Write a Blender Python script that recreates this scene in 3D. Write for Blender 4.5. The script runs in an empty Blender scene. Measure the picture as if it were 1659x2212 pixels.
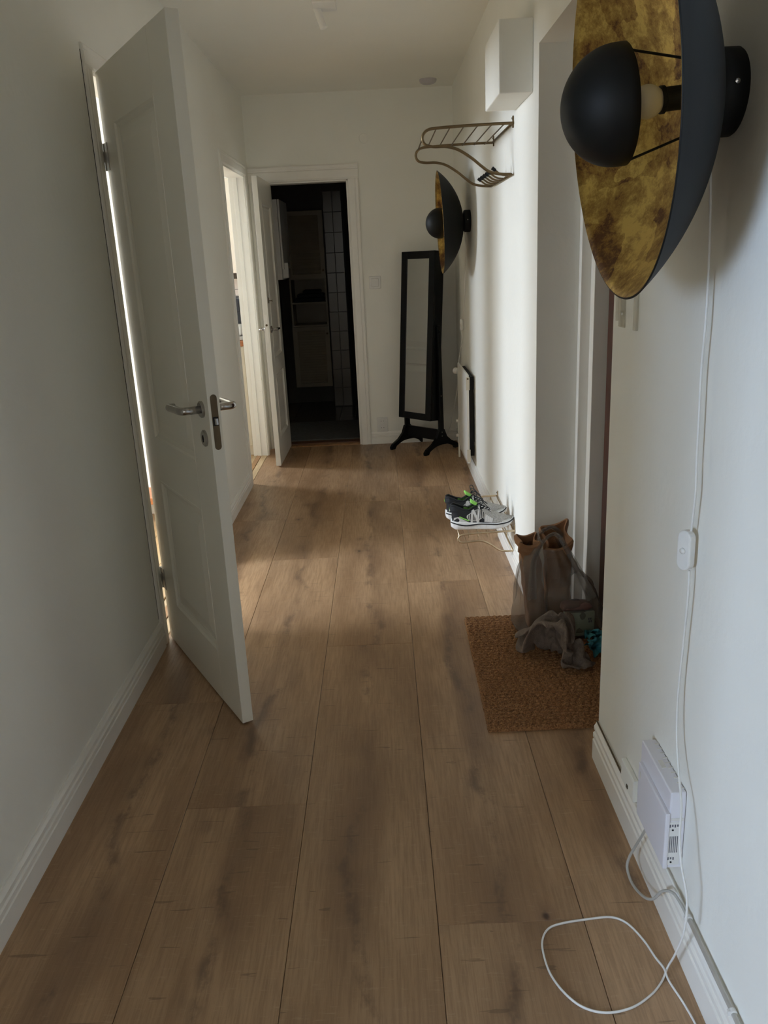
import bpy, bmesh, math, random
import numpy as np
from mathutils import Vector, Matrix, noise
random.seed(7)
SC = bpy.context.scene
COL = SC.collection
PI = math.pi

# ------------------------------------------------------------------ camera
CAM_POS = Vector((0.0, 0.0, 1.5))
YAW, PITCH, ROLL, FPX = -0.00691, 0.30218, -0.04773, 1778.9
fw = Vector((math.sin(YAW) * math.cos(PITCH), math.cos(YAW) * math.cos(PITCH), -math.sin(PITCH)))
rt = Vector((math.cos(YAW), -math.sin(YAW), 0)); up = rt.cross(fw)
r2 = math.cos(ROLL) * rt + math.sin(ROLL) * up
u2 = -math.sin(ROLL) * rt + math.cos(ROLL) * up
cd = bpy.data.cameras.new('camera'); cam = bpy.data.objects.new('camera', cd); COL.objects.link(cam)
cam.matrix_world = Matrix(((r2.x, u2.x, -fw.x, CAM_POS.x), (r2.y, u2.y, -fw.y, CAM_POS.y), (r2.z, u2.z, -fw.z, CAM_POS.z), (0, 0, 0, 1)))
cd.sensor_fit = 'HORIZONTAL'; cd.sensor_width = 36.0; cd.lens = FPX / 1659 * 36.0; cd.clip_start = 0.02
SC.camera = cam

# ------------------------------------------------------------------ world, daylight through the windows, added fill lamp, exposure
wd = bpy.data.worlds.new('world'); SC.world = wd; wd.use_nodes = True
wd.node_tree.nodes['Background'].inputs[0].default_value = (0.62, 0.78, 1.0, 1)
wd.node_tree.nodes['Background'].inputs[1].default_value = 0.3
def area_lamp(name, loc, sy, sz, watts, col, down=0.0):
    l = bpy.data.lights.new(name, 'AREA'); l.shape = 'RECTANGLE'; l.size = sz; l.size_y = sy
    l.energy = watts; l.color = col
    o = bpy.data.objects.new(name, l); COL.objects.link(o); o.location = loc
    o.rotation_euler = (0, -PI / 2 + down, 0)   # shines towards +x, tipped down
    return o
SKY = (0.78, 0.875, 1.0)
area_lamp('daylight_side_room', (-4.80, 2.85, 2.35), 1.5, 1.6, 500, SKY, .50)
area_lamp('daylight_kitchen', (-4.80, 7.45, 2.30), 1.4, 1.4, 330, SKY, .42)
area_lamp('daylight_near_room', (-4.75, -2.20, 1.55), 2.0, 1.6, 450, (0.57, 0.735, 1.0), .05)
back = area_lamp('fill_back_room', (-.2, -4.9, 1.6), 1.8, 1.6, 24, (1.0, 0.96, 0.90)); back.rotation_euler = (PI / 2, 0, 0)  # unseen fill lamp added behind the camera to lift the dim corridor
SC.view_settings.view_transform = 'Standard'; SC.view_settings.look = 'None'
SC.view_settings.exposure = 0.0; SC.view_settings.gamma = 1.0; SC.view_settings.use_curve_mapping = False
SC.cycles.max_bounces = 12; SC.cycles.diffuse_bounces = 10; SC.cycles.glossy_bounces = 4
SC.cycles.transparent_max_bounces = 12; SC.cycles.sample_clamp_indirect = 4.0

# ------------------------------------------------------------------ materials
MATS = {}
def mat(name, col=(.8, .8, .8), rough=.5, metal=0.0, spec=.5, var=0.0, vscale=8.0, bump=0.0, bscale=60.0, stretch=(1, 1, 1), col2=None, alpha=None, trans=0.0):
    if name in MATS: return MATS[name]
    m = bpy.data.materials.new(name); m.use_nodes = True; MATS[name] = m
    nt = m.node_tree; N = nt.nodes; L = nt.links; b = N['Principled BSDF']
    b.inputs['Base Color'].default_value = (*col, 1); b.inputs['Roughness'].default_value = rough
    b.inputs['Metallic'].default_value = metal; b.inputs['Specular IOR Level'].default_value = spec
    if trans: b.inputs['Transmission Weight'].default_value = trans
    tc = N.new('ShaderNodeTexCoord'); mp = N.new('ShaderNodeMapping'); L.new(tc.outputs['Object'], mp.inputs[0]); mp.inputs['Scale'].default_value = stretch
    if col2 is None and var > 0: col2 = tuple(c * (1 - var) for c in col)
    if col2 is not None:
        n = N.new('ShaderNodeTexNoise'); n.inputs['Scale'].default_value = vscale; n.inputs['Detail'].default_value = 5
        L.new(mp.outputs[0], n.inputs['Vector'])
        mx = N.new('ShaderNodeMix'); mx.data_type = 'RGBA'; mx.inputs[6].default_value = (*col, 1); mx.inputs[7].default_value = (*col2, 1)
        cr = N.new('ShaderNodeMapRange'); cr.inputs[1].default_value = .35; cr.inputs[2].default_value = .65
        L.new(n.outputs['Fac'], cr.inputs[0]); L.new(cr.outputs[0], mx.inputs[0]); L.new(mx.outputs[2], b.inputs['Base Color'])
    if bump > 0:
        n2 = N.new('ShaderNodeTexNoise'); n2.inputs['Scale'].default_value = bscale; n2.inputs['Detail'].default_value = 4
        L.new(mp.outputs[0], n2.inputs['Vector'])
        bp = N.new('ShaderNodeBump'); bp.inputs['Strength'].default_value = bump; bp.inputs['Distance'].default_value = .004
        L.new(n2.outputs['Fac'], bp.inputs['Height']); L.new(bp.outputs[0], b.inputs['Normal'])
    return m
M_WALL = mat('wall_paint', (.855, .848, .79), .75, var=.03, vscale=2, bump=.25, bscale=45)
M_CEIL = mat('ceiling_paint', (.865, .858, .80), .85, var=.03, vscale=1.5, bump=.2, bscale=40)
M_TRIM = mat('gloss_white_paint', (.86, .84, .79), .35, var=.03, vscale=6, bump=.08, bscale=25)
M_DOOR = mat('door_paint', (.76, .735, .65), .36, var=.03, vscale=3, bump=.05, bscale=20)
M_DOOR2 = mat('door_paint_aged', (.79, .77, .71), .3, var=.03, vscale=3, bump=.08, bscale=20)
M_STEEL = mat('brushed_steel', (.46, .44, .42), .22, 1.0, var=.15, vscale=60)
M_DSTEEL = mat('lock_plate_metal', (.13, .09, .045), .5, .35, var=.2, vscale=30)
M_HINGE = mat('painted_hinge', (.34, .32, .27), .4, .3, var=.1, vscale=20)
M_PLUG = mat('white_plastic', (.78, .77, .74), .35, var=.03, vscale=20)
M_CORD = mat('white_cord', (.80, .79, .76), .4, var=.04, vscale=20)
M_GREYC = mat('grey_cable', (.50, .49, .45), .5, var=.15, vscale=20)
M_GREYP = mat('painted_cable', (.74, .72, .68), .5, var=.1, vscale=20)
M_BLACK = mat('matt_black_metal', (.006, .0068, .0066), .55, var=.2, vscale=12, spec=.25)
M_BLKWOOD = mat('black_lacquer', (.0045, .005, .0055), .42, var=.2, vscale=8, spec=.22)
M_MIRROR = mat('mirror_glass', (.86, .88, .88), .015, 1.0, var=.01)
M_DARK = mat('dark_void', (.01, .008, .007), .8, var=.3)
M_BRASS = mat('aged_brass_wire', (.16, .11, .055), .42, .8, var=.2, vscale=30)
M_BRASS2 = mat('champagne_wire', (.62, .50, .34), .3, .9, var=.15, vscale=30)
M_BROWNDOOR = mat('dark_brown_veneer', (.10, .036, .024), .4, var=.4, vscale=4, stretch=(8, 8, 1))
M_BULB = mat('frosted_bulb', (.80, .76, .66), .3, var=.03)
M_THRESH = mat('threshold_wood', (.42, .22, .09), .35, var=.35, vscale=6, stretch=(6, 1, 6))
M_THRESH2 = mat('threshold_pale_wood', (.60, .44, .25), .35, var=.25, vscale=6, stretch=(6, 1, 6))
M_THRESHD = mat('threshold_dark_wood', (.16, .07, .035), .4, var=.35, vscale=6, stretch=(1, 6, 6))
M_HONEY = mat('honey_pine_floor', (.54, .37, .19), .35, var=.3, vscale=5, stretch=(8, 1, 8))
M_COUNTER = mat('oiled_wood_counter', (.50, .18, .06), .35, var=.35, vscale=5, stretch=(1, 8, 8))
M_CREAM = mat('cream_cabinet', (.72, .66, .55), .4, var=.04)
M_TILEW = mat('glazed_tile', (.66, .64, .60), .15, var=.05, vscale=5)
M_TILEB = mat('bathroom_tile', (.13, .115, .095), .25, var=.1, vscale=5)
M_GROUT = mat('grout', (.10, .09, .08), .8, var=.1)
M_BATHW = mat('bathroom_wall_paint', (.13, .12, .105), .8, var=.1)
M_LOUV = mat('louvre_paint', (.30, .26, .19), .5, var=.1)
M_RUG = mat('grey_rug_pile', (.15, .15, .14), .95, var=.25, vscale=40, bump=.8, bscale=200)
M_PLASW = mat('router_plastic', (.76, .75, .80), .4, var=.02)
M_INK = mat('printed_ink', (.12, .12, .15), .6, var=.1)
M_PAPER = mat('brown_kraft_paper', (.33, .165, .075), .75, var=.3, vscale=9, bump=.4, bscale=18)
M_TOWEL = mat('grey_terry_cloth', (.23, .18, .145), .95, var=.3, vscale=30, bump=1.0, bscale=260)
M_RAG = mat('teal_microfibre', (.045, .24, .29), .9, var=.25, vscale=20, bump=.6, bscale=220)
M_CARTON = mat('pale_green_carton', (.34, .40, .33), .6, var=.1)
M_PINK = mat('pink_wrapper', (.30, .17, .155), .5, var=.25, vscale=15, bump=.5, bscale=30)
M_SOLEW = mat('white_midsole', (.76, .76, .76), .5, var=.06, vscale=40, bump=.1)
M_MESHB = mat('black_knit_mesh', (.012, .013, .016), .8, var=.3, vscale=200, bump=.4, bscale=400)
M_MESHG = mat('pale_grey_mesh', (.45, .44, .42), .8, col2=(.27, .26, .24), vscale=260, bump=.5, bscale=420)
M_LIME = mat('lime_green_lining', (.30, .72, .13), .7, var=.15, vscale=40)
M_RUBBER = mat('black_rubber', (.012, .012, .013), .6, var=.2)
M_SILV = mat('silver_overlay', (.62, .62, .61), .35, .1, var=.06, vscale=40)
M_APPL = mat('dark_appliance', (.03, .035, .05), .3, var=.2)
M_CLEAR = None

def nodes_of(m): return m.node_tree.nodes, m.node_tree.links, m.node_tree.nodes['Principled BSDF']

def make_oak():
    m = mat('oak_plank', (.36, .235, .14), .42, spec=.5); N, L, b = nodes_of(m)
    tc = N.new('ShaderNodeTexCoord'); oi = N.new('ShaderNodeObjectInfo')
    rnd = N.new('ShaderNodeMath'); rnd.operation = 'MULTIPLY'; rnd.inputs[1].default_value = 37.0; L.new(oi.outputs['Random'], rnd.inputs[0])
    cmb = N.new('ShaderNodeCombineXYZ'); L.new(rnd.outputs[0], cmb.inputs[2]); L.new(rnd.outputs[0], cmb.inputs[1])
    add = N.new('ShaderNodeVectorMath'); add.operation = 'ADD'; L.new(tc.outputs['Object'], add.inputs[0]); L.new(cmb.outputs[0], add.inputs[1])
    def nz(scale, st, detail=6, rough=.6, dist=0.0):
        mp = N.new('ShaderNodeMapping'); mp.inputs['Scale'].default_value = st; L.new(add.outputs[0], mp.inputs[0])
        n = N.new('ShaderNodeTexNoise'); n.inputs['Scale'].default_value = scale; n.inputs['Detail'].default_value = detail
        n.inputs['Roughness'].default_value = rough; n.inputs['Distortion'].default_value = dist; L.new(mp.outputs[0], n.inputs['Vector']); return n.outputs['Fac']
    def rng(src, a, c, o0=0.0, o1=1.0):
        r = N.new('ShaderNodeMapRange'); r.inputs[1].default_value = a; r.inputs[2].default_value = c; r.inputs[3].default_value = o0; r.inputs[4].default_value = o1
        r.interpolation_type = 'SMOOTHSTEP'; L.new(src, r.inputs[0]); return r.outputs[0]
    def mth(op, a, c):
        x = N.new('ShaderNodeMath'); x.operation = op
        for i, v in enumerate((a, c)):
            if isinstance(v, float): x.inputs[i].default_value = v
            else: L.new(v, x.inputs[i])
        return x.outputs[0]
    def mix(fac, a, c, mode='MIX'):
        x = N.new('ShaderNodeMix'); x.data_type = 'RGBA'; x.blend_type = mode
        L.new(fac, x.inputs[0]) if not isinstance(fac, float) else setattr(x.inputs[0], 'default_value', fac)
        for i, v in ((6, a), (7, c)):
            if isinstance(v, tuple): x.inputs[i].default_value = (*v, 1)
            else: L.new(v, x.inputs[i])
        return x.outputs[2]
    sep = N.new('ShaderNodeSeparateXYZ'); L.new(tc.outputs['Object'], sep.inputs[0])
    broad = nz(2.2, (3.0, .55, 1), 3, .5)
    grain = nz(9, (16, .8, 1), 7, .7)
    saw = nz(18, (1.2, 7.0, 1), 4, .7, .3)
    c = mix(rng(broad, .32, .68), (.455, .300, .180), (.315, .195, .112))
    c = mix(rng(grain, .38, .66, 0, .45), c, (.20, .118, .066))
    c = mix(rng(saw, .56, .74, 0, .24), c, (.60, .45, .30))
    # meandering heart streak along the middle of each plank
    wob = nz(1.7, (.01, 1.0, 1), 3, .6)
    cx_ = mth('ADD', sep.outputs[0], mth('MULTIPLY', mth('SUBTRACT', wob, .5), .30))
    ab = N.new('ShaderNodeMath'); ab.operation = 'ABSOLUTE'; L.new(cx_, ab.inputs[0])
    band = rng(ab.outputs[0], .002, .030, 1.0, 0.0)
    soft = mth('MULTIPLY', rng(ab.outputs[0], .0, .09, .46, 0.0), rng(broad, .40, .60)); c = mix(soft, c, (.17, .10, .06))
    brk = rng(nz(3.4, (2.0, 1.0, 1), 6, .7), .46, .60)
    streak = mth('MULTIPLY', band, mth('MULTIPLY', brk, .75))
    c = mix(streak, c, (.135, .082, .052))
    # knots with short checks
    mpv = N.new('ShaderNodeMapping'); mpv.inputs['Scale'].default_value = (4.6, 2.9, .001); L.new(add.outputs[0], mpv.inputs[0])
    wv = N.new('ShaderNodeVectorMath'); wv.operation = 'ADD'
    nd = N.new('ShaderNodeTexNoise'); nd.inputs['Scale'].default_value = 22; L.new(add.outputs[0], nd.inputs['Vector'])
    sc_ = N.new('ShaderNodeVectorMath'); sc_.operation = 'SCALE'; sc_.inputs[3].default_value = .13; L.new(nd.outputs['Color'], sc_.inputs[0])
    L.new(mpv.outputs[0], wv.inputs[0]); L.new(sc_.outputs[0], wv.inputs[1])
    vo = N.new('ShaderNodeTexVoronoi'); vo.inputs['Scale'].default_value = 1.0; L.new(wv.outputs[0], vo.inputs['Vector'])
    sv = N.new('ShaderNodeSeparateColor'); L.new(vo.outputs['Color'], sv.inputs[0])
    pick = rng(sv.outputs[0], .22, .26)
    knot = mth('MULTIPLY', rng(vo.outputs['Distance'],   .014, .060, 1.0, 0.0), pick)
    halo = mth('MULTIPLY', rng(vo.outputs['Distance'], .02, .17, .60, 0.0), pick)
    c = mix(halo, c, (.17, .10, .062)); c = mix(mth('MULTIPLY', knot, .92), c, (.045, .026, .018))
    # fine cross checks
    chk = nz(7, (1.0, 10.0, 1), 2, .5, .4)
    ck = mth('MULTIPLY', rng(chk, .695, .715), .55)
    c = mix(ck, c, (.14, .085, .05))
    # tone of each plank
    tone = N.new('ShaderNodeHueSaturation'); L.new(c, tone.inputs['Color'])
    L.new(rng(oi.outputs['Random'], 0, 1, .93, 1.08), tone.inputs['Value']); tone.inputs['Saturation'].default_value = 1.05
    L.new(tone.outputs[0], b.inputs['Base Color'])
    L.new(rng(grain, .3, .7, .34, .46), b.inputs['Roughness'])
    bp = N.new('ShaderNodeBump'); bp.inputs['Strength'].default_value = .18; bp.inputs['Distance'].default_value = .0015
    L.new(mth('ADD', grain, mth('MULTIPLY', saw, .6)), bp.inputs['Height']); L.new(bp.outputs[0], b.inputs['Normal'])
    return m
M_OAK = make_oak()

def make_gold():
    m = mat('gold_leaf', (.5, .33, .08), .38, .75); N, L, b = nodes_of(m)
    tc = N.new('ShaderNodeTexCoord')
    n1 = N.new('ShaderNodeTexNoise'); n1.inputs['Scale'].default_value = 13; n1.inputs['Detail'].default_value = 10; n1.inputs['Roughness'].default_value = .80; n1.inputs['Distortion'].default_value = .15
    v = N.new('ShaderNodeTexVoronoi'); v.inputs['Scale'].default_value = 9; v.distance = 'CHEBYCHEV'
    nd = N.new('ShaderNodeTexNoise'); nd.inputs['Scale'].default_value = 7; nd.inputs['Detail'].default_value = 6
    ad = N.new('ShaderNodeVectorMath'); ad.operation = 'ADD'; s = N.new('ShaderNodeVectorMath'); s.operation = 'SCALE'; s.inputs[3].default_value = .16
    L.new(tc.outputs['Object'], n1.inputs['Vector']); L.new(tc.outputs['Object'], nd.inputs['Vector'])
    L.new(nd.outputs['Color'], s.inputs[0]); L.new(tc.outputs['Object'], ad.inputs[0]); L.new(s.outputs[0], ad.inputs[1]); L.new(ad.outputs[0], v.inputs['Vector'])
    cr = N.new('ShaderNodeValToRGB'); e = cr.color_ramp.elements
    e[0].position = .40; e[0].color = (.12, .050, .018, 1); e[1].position = .63; e[1].color = (.62, .42, .11, 1)
    k = e.new(.46); k.color = (.26, .14, .032, 1); k = e.new(.55); k.color = (.40, .25, .06, 1)
    sepc = N.new('ShaderNodeSeparateColor'); L.new(v.outputs['Color'], sepc.inputs[0])
    ma = N.new('ShaderNodeMath'); ma.operation = 'MULTIPLY_ADD'; ma.inputs[1].default_value = .16; L.new(sepc.outputs[0], ma.inputs[0]); L.new(n1.outputs['Fac'], ma.inputs[2])
    sb = N.new('ShaderNodeMath'); sb.operation = 'SUBTRACT'; sb.inputs[1].default_value = .075; L.new(ma.outputs[0], sb.inputs[0])
    L.new(sb.outputs[0], cr.inputs[0]); L.new(cr.outputs[0], b.inputs['Base Color'])
    mr = N.new('ShaderNodeMapRange'); mr.inputs[1].default_value = .3; mr.inputs[2].default_value = .7; mr.inputs[3].default_value = .6; mr.inputs[4].default_value = .34
    L.new(n1.outputs['Fac'], mr.inputs[0]); L.new(mr.outputs[0], b.inputs['Roughness'])
    bp = N.new('ShaderNodeBump'); bp.inputs['Strength'].default_value = .4; bp.inputs['Distance'].default_value = .002; L.new(n1.outputs['Fac'], bp.inputs['Height']); L.new(bp.outputs[0], b.inputs['Normal'])
    return m
M_GOLD = make_gold()

def make_film():
    m = bpy.data.materials.new('grey_plastic_film'); m.use_nodes = True; nt = m.node_tree; N = nt.nodes; L = nt.links
    b = N['Principled BSDF']; b.inputs['Base Color'].default_value = (.34, .325, .30, 1); b.inputs['Roughness'].default_value = .35
    n = N.new('ShaderNodeTexNoise'); n.inputs['Scale'].default_value = 7; n.inputs['Detail'].default_value = 6
    tc = N.new('ShaderNodeTexCoord'); mp = N.new('ShaderNodeMapping'); mp.inputs['Scale'].default_value = (1, 1, .35); L.new(tc.outputs['Object'], mp.inputs[0]); L.new(mp.outputs[0], n.inputs['Vector'])
    t = N.new('ShaderNodeBsdfTransparent'); t.inputs[0].default_value = (.80, .78, .76, 1)
    mx = N.new('ShaderNodeMixShader'); mr = N.new('ShaderNodeMapRange'); mr.inputs[1].default_value = .3; mr.inputs[2].default_value = .7; mr.inputs[3].default_value = .20; mr.inputs[4].default_value = .42
    L.new(n.outputs['Fac'], mr.inputs[0]); L.new(mr.outputs[0], mx.inputs[0]); L.new(t.outputs[0], mx.inputs[1]); L.new(b.outputs[0], mx.inputs[2])
    L.new(mx.outputs[0], N['Material Output'].inputs[0])
    bp = N.new('ShaderNodeBump'); bp.inputs['Strength'].default_value = .5; bp.inputs['Distance'].default_value = .01; L.new(n.outputs['Fac'], bp.inputs['Height']); L.new(bp.outputs[0], b.inputs['Normal'])
    return m
M_FILM = make_film()
M_FILM2 = M_FILM.copy(); M_FILM2.name = 'gathered_plastic_film'
for n_ in M_FILM2.node_tree.nodes:
    if n_.type == 'MAP_RANGE': n_.inputs[3].default_value = .30; n_.inputs[4].default_value = .55
def make_clear():
    m = bpy.data.materials.new('clear_plastic'); m.use_nodes = True; nt = m.node_tree; N = nt.nodes; L = nt.links
    b = N['Principled BSDF']; b.inputs['Base Color'].default_value = (.62, .60, .54, 1); b.inputs['Roughness'].default_value = .12
    t = N.new('ShaderNodeBsdfTransparent'); t.inputs[0].default_value = (.93, .92, .89, 1)
    n = N.new('ShaderNodeTexNoise'); n.inputs['Scale'].default_value = 30
    mr = N.new('ShaderNodeMapRange'); mr.inputs[3].default_value = .12; mr.inputs[4].default_value = .3; L.new(n.outputs['Fac'], mr.inputs[0])
    mx = N.new('ShaderNodeMixShader'); L.new(mr.outputs[0], mx.inputs[0]); L.new(t.outputs[0], mx.inputs[1]); L.new(b.outputs[0], mx.inputs[2]); L.new(mx.outputs[0], N['Material Output'].inputs[0])
    return m
M_CLEAR = make_clear()
def make_coir():
    m = mat('coir_fibre', (.24, .125, .055), .95); N, L, b = nodes_of(m)
    tc = N.new('ShaderNodeTexCoord'); n = N.new('ShaderNodeTexNoise'); n.inputs['Scale'].default_value = 220; n.inputs['Detail'].default_value = 3
    L.new(tc.outputs['Object'], n.inputs['Vector'])
    cr = N.new('ShaderNodeValToRGB'); e = cr.color_ramp.elements; e[0].position = .35; e[0].color = (.15, .066, .024, 1); e[1].position = .68; e[1].color = (.42, .215, .09, 1)
    L.new(n.outputs['Fac'], cr.inputs[0]); L.new(cr.outputs[0], b.inputs['Base Color'])
    bp = N.new('ShaderNodeBump'); bp.inputs['Strength'].default_value = .9; bp.inputs['Distance'].default_value = .003; L.new(n.outputs['Fac'], bp.inputs['Height']); L.new(bp.outputs[0], b.inputs['Normal'])
    return m
M_COIR = make_coir()

# ------------------------------------------------------------------ object helpers
def tag(o, label=None, cat=None, group=None, kind=None):
    if label: o['label'] = label
    if cat: o['category'] = cat
    if group: o['group'] = group
    if kind: o['kind'] = kind
    return o
def empty(name, loc, label=None, cat=None, group=None, kind=None, rot=(0, 0, 0)):
    o = bpy.data.objects.new(name, None); COL.objects.link(o); o.location = loc; o.rotation_euler = rot; o.empty_display_size = .05
    return tag(o, label, cat, group, kind)
class MB:
    def __init__(s): s.v = []; s.f = []; s.m = []; s.cur = 0
    def mesh(s, v, f):
        k = len(s.v); s.v += [tuple(p) for p in v]; s.f += [tuple(i + k for i in q) for q in f]; s.m += [s.cur] * len(f); return s
    def box(s, x0, x1, y0, y1, z0, z1):
        v = [(x, y, z) for z in (z0, z1) for y in (y0, y1) for x in (x0, x1)]
        return s.mesh(v, [(0, 2, 3, 1), (4, 5, 7, 6), (0, 1, 5, 4), (2, 6, 7, 3), (0, 4, 6, 2), (1, 3, 7, 5)])
    def prism(s, poly, axis, a, b):
        # poly in the plane of the two other axes (x:(y,z)  y:(x,z)  z:(x,y))
        n = len(poly); mk = {'x': lambda p, t: (t, p[0], p[1]), 'y': lambda p, t: (p[0], t, p[1]), 'z': lambda p, t: (p[0], p[1], t)}[axis]
        v = [mk(p, a) for p in poly] + [mk(p, b) for p in poly]
        return s.mesh(v, [tuple(range(n))[::-1], tuple(range(n, 2 * n))] + [(i, (i + 1) % n, n + (i + 1) % n, n + i) for i in range(n)])
    def tube(s, pts, r, n=10, closed=False, caps=True, flat=1.0):
        P = [Vector(p) for p in pts]; N_ = len(P); rs = r if isinstance(r, (list, tuple)) else [r] * N_
        ups = None; rings = []; t_prev = None
        for i, p in enumerate(P):
            a = P[i - 1] if (i > 0 or closed) else P[i]; c = P[(i + 1) % N_] if (i < N_ - 1 or closed) else P[i]
            t = (c - a).normalized()
            if ups is None:
                ups = t.orthogonal().normalized()
            else:
                ups = (ups - t * ups.dot(t)); ups = ups.normalized() if ups.length > 1e-6 else t.orthogonal().normalized()
            sd = t.cross(ups)
            rings.append([p + ups * (math.cos(2 * PI * k / n) * rs[i]) + sd * (math.sin(2 * PI * k / n) * rs[i] * flat) for k in range(n)])
        v = [q for R in rings for q in R]; f = []
        for i in range(N_ - (0 if closed else 1)):
            j = (i + 1) % N_
            for k in range(n): f.append((i * n + k, i * n + (k + 1) % n, j * n + (k + 1) % n, j * n + k))
        if caps and not closed: f += [tuple(range(n))[::-1], tuple(range((N_ - 1) * n, N_ * n))]
        return s.mesh(v, f)
    def lathe(s, prof, n=48, M=None, close_ends=True):
        # prof: list of (r, h) round the local z axis, then M (4x4)
        M = M or Matrix.Identity(4); v = []; f = []
        for (r, h) in prof:
            for k in range(n): v.append(M @ Vector((r * math.cos(2 * PI * k / n), r * math.sin(2 * PI * k / n), h)))
        for i in range(len(prof) - 1):
            for k in range(n): f.append((i * n + k, i * n + (k + 1) % n, (i + 1) * n + (k + 1) % n, (i + 1) * n + k))
        if close_ends:
            if prof[0][0] > 1e-5: f.append(tuple(range(n))[::-1])
            if prof[-1][0] > 1e-5: f.append(tuple(range((len(prof) - 1) * n, len(prof) * n)))
        return s.mesh(v, f)
    def build(s, name, mats, parent=None, smooth=False, bevel=0.0, seg=2, offset=None, weld=True, label=None, kind=None):
        off = Vector((0, 0, 0))
        if parent is not None and offset is None and parent.parent is None: off = Vector(parent.location)
        elif parent is not None and offset is None and parent.parent is not None: off = Vector(parent.parent.location)
        if offset is not None: off = Vector(offset)
        me = bpy.data.meshes.new(name); me.from_pydata([tuple(Vector(p) - off) for p in s.v], [], s.f)
        ml = mats if isinstance(mats, (list, tuple)) else [mats]
        for m_ in ml: me.materials.append(m_)
        if len(ml) > 1: me.polygons.foreach_set('material_index', s.m)
        if weld:
            bm = bmesh.new(); bm.from_mesh(me); bmesh.ops.remove_doubles(bm, verts=bm.verts, dist=1e-5); bmesh.ops.recalc_face_normals(bm, faces=bm.faces); bm.to_mesh(me); bm.free()
        if smooth:
            me.shade_smooth()
        o = bpy.data.objects.new(name, me); COL.objects.link(o)
        if parent is not None: o.parent = parent
        if bevel > 0:
            b = o.modifiers.new('bevel', 'BEVEL'); b.width = bevel; b.segments = seg; b.limit_method = 'ANGLE'; b.angle_limit = math.radians(35)
        if smooth and bevel <= 0: pass
        if label: o['label'] = label
        if kind: o['kind'] = kind
        return o
def struct(mb, name, m, **k):
    return mb.build(name, m, kind='structure', **k)
def spline(pts, sub=6, closed=False):
    P = [Vector(p) for p in pts]; out = []; n = len(P)
    for i in range(n if closed else n - 1):
        p0 = P[(i - 1) % n] if (closed or i > 0) else P[0]; p1 = P[i]; p2 = P[(i + 1) % n]; p3 = P[(i + 2) % n] if (closed or i < n - 2) else P[-1]
        for k in range(sub):
            t = k / sub
            out.append(.5 * ((2 * p1) + (-p0 + p2) * t + (2 * p0 - 5 * p1 + 4 * p2 - p3) * t * t + (-p0 + 3 * p1 - 3 * p2 + p3) * t ** 3))
    if not closed: out.append(P[-1])
    return out
def rounded(pts, r, n=5):
    """polyline with rounded corners"""
    P = [Vector(p) for p in pts]; out = [P[0]]
    for i in range(1, len(P) - 1):
        a = (P[i - 1] - P[i]); b = (P[i + 1] - P[i]); d = min(r, a.length * .48, b.length * .48)
        s_ = P[i] + a.normalized() * d; e_ = P[i] + b.normalized() * d
        for k in range(n + 1):
            t = k / n; out.append((1 - t) ** 2 * s_ + 2 * t * (1 - t) * P[i] + t * t * e_)
    out.append(P[-1]); return out
def copy_tree(o, parent=None):
    c = o.copy(); COL.objects.link(c); c.parent = parent
    for ch in list(o.children): copy_tree(ch, c)
    return c
ZX = Matrix.Rotation(-PI / 2, 4, 'Y')     # local +z -> world -x

# ------------------------------------------------------------------ layout constants (metres)
XL, XR = -0.96, 0.605         # corridor wall faces
YE = 6.74                     # end wall
ZC = 2.67                     # ceiling
WT = 0.11                     # inner wall thickness
NZ0, NZ1, NYa, NYb, NX = 0.0, 2.19, 2.19, 3.27, 0.86   # entrance niche
D1a, D1b, D1h = 3.155, 3.985, 2.15       # side room opening
D2a, D2b, D2h = 5.61, 6.49, 2.10         # kitchen opening
D0a, D0b, D0h = -0.40, 0.52, 2.05        # opening beside the camera
XO = -4.30                    # outer wall of the side rooms

# ------------------------------------------------------------------ shell
w = MB()
ys = [(-1.2, D0a), (D0b, D1a), (D1b, D2a), (D2b, YE + .11)]
for a, b in ys: w.box(XL - WT, XL, a, b, 0, ZC)
for a, b, h in ((D0a, D0b, D0h), (D1a, D1b, D1h), (D2a, D2b, D2h)): w.box(XL - WT, XL, a, b, h, ZC)
struct(w, 'wall_left', M_WALL)
w = MB()
w.box(XR, XR + .3, -1.2, NYa, 0, ZC); w.box(XR, XR + .3, NYb, YE + .11, 0, ZC); w.box(XR, XR + .3, NYa, NYb, NZ1, ZC)
struct(w, 'wall_right', M_WALL)
BX0, BX1, BH = -.885, -.203, 2.065
w = MB(); w.box(XL - .02, BX0, YE, YE + .11, 0, ZC); w.box(XL - WT, -1.052, YE + .11, 8.7, -.05, ZC); w.box(BX1, XR + .3, YE, YE + .11, 0, ZC); w.box(BX0, BX1, YE, YE + .11, BH, ZC)
struct(w, 'wall_end', M_WALL)
w = MB(); w.box(XL - WT, -.72, -1.3, -1.2, 0, ZC); w.box(.38, XR + .3, -1.3, -1.2, 0, ZC); w.box(-.72, .38, -1.3, -1.2, 2.1, ZC); struct(w, 'wall_back', M_WALL)
w = MB(); w.box(XL - .02, XL, -4.6, -1.3, 0, ZC); w.box(1.6, 1.7, -4.6, -1.3, 0, ZC); w.box(XR + .3, 1.7, -1.3, -1.2, 0, ZC)
for bx in ((XL, -.9, 0, ZC), (.9, 1.7, 0, ZC), (-.9, .9, 0, .7), (-.9, .9, 2.35, ZC)): w.box(bx[0], bx[1], -4.7, -4.6, bx[2], bx[3])  # unseen room with a window gap, added to let the fill lamp in
struct(w, 'wall_back_room', M_WALL)
w = MB(); w.box(XR + .4, 1.9, -4.8, -1.1, ZC, ZC + .1); struct(w, 'ceiling_back_room', M_CEIL)
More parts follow.
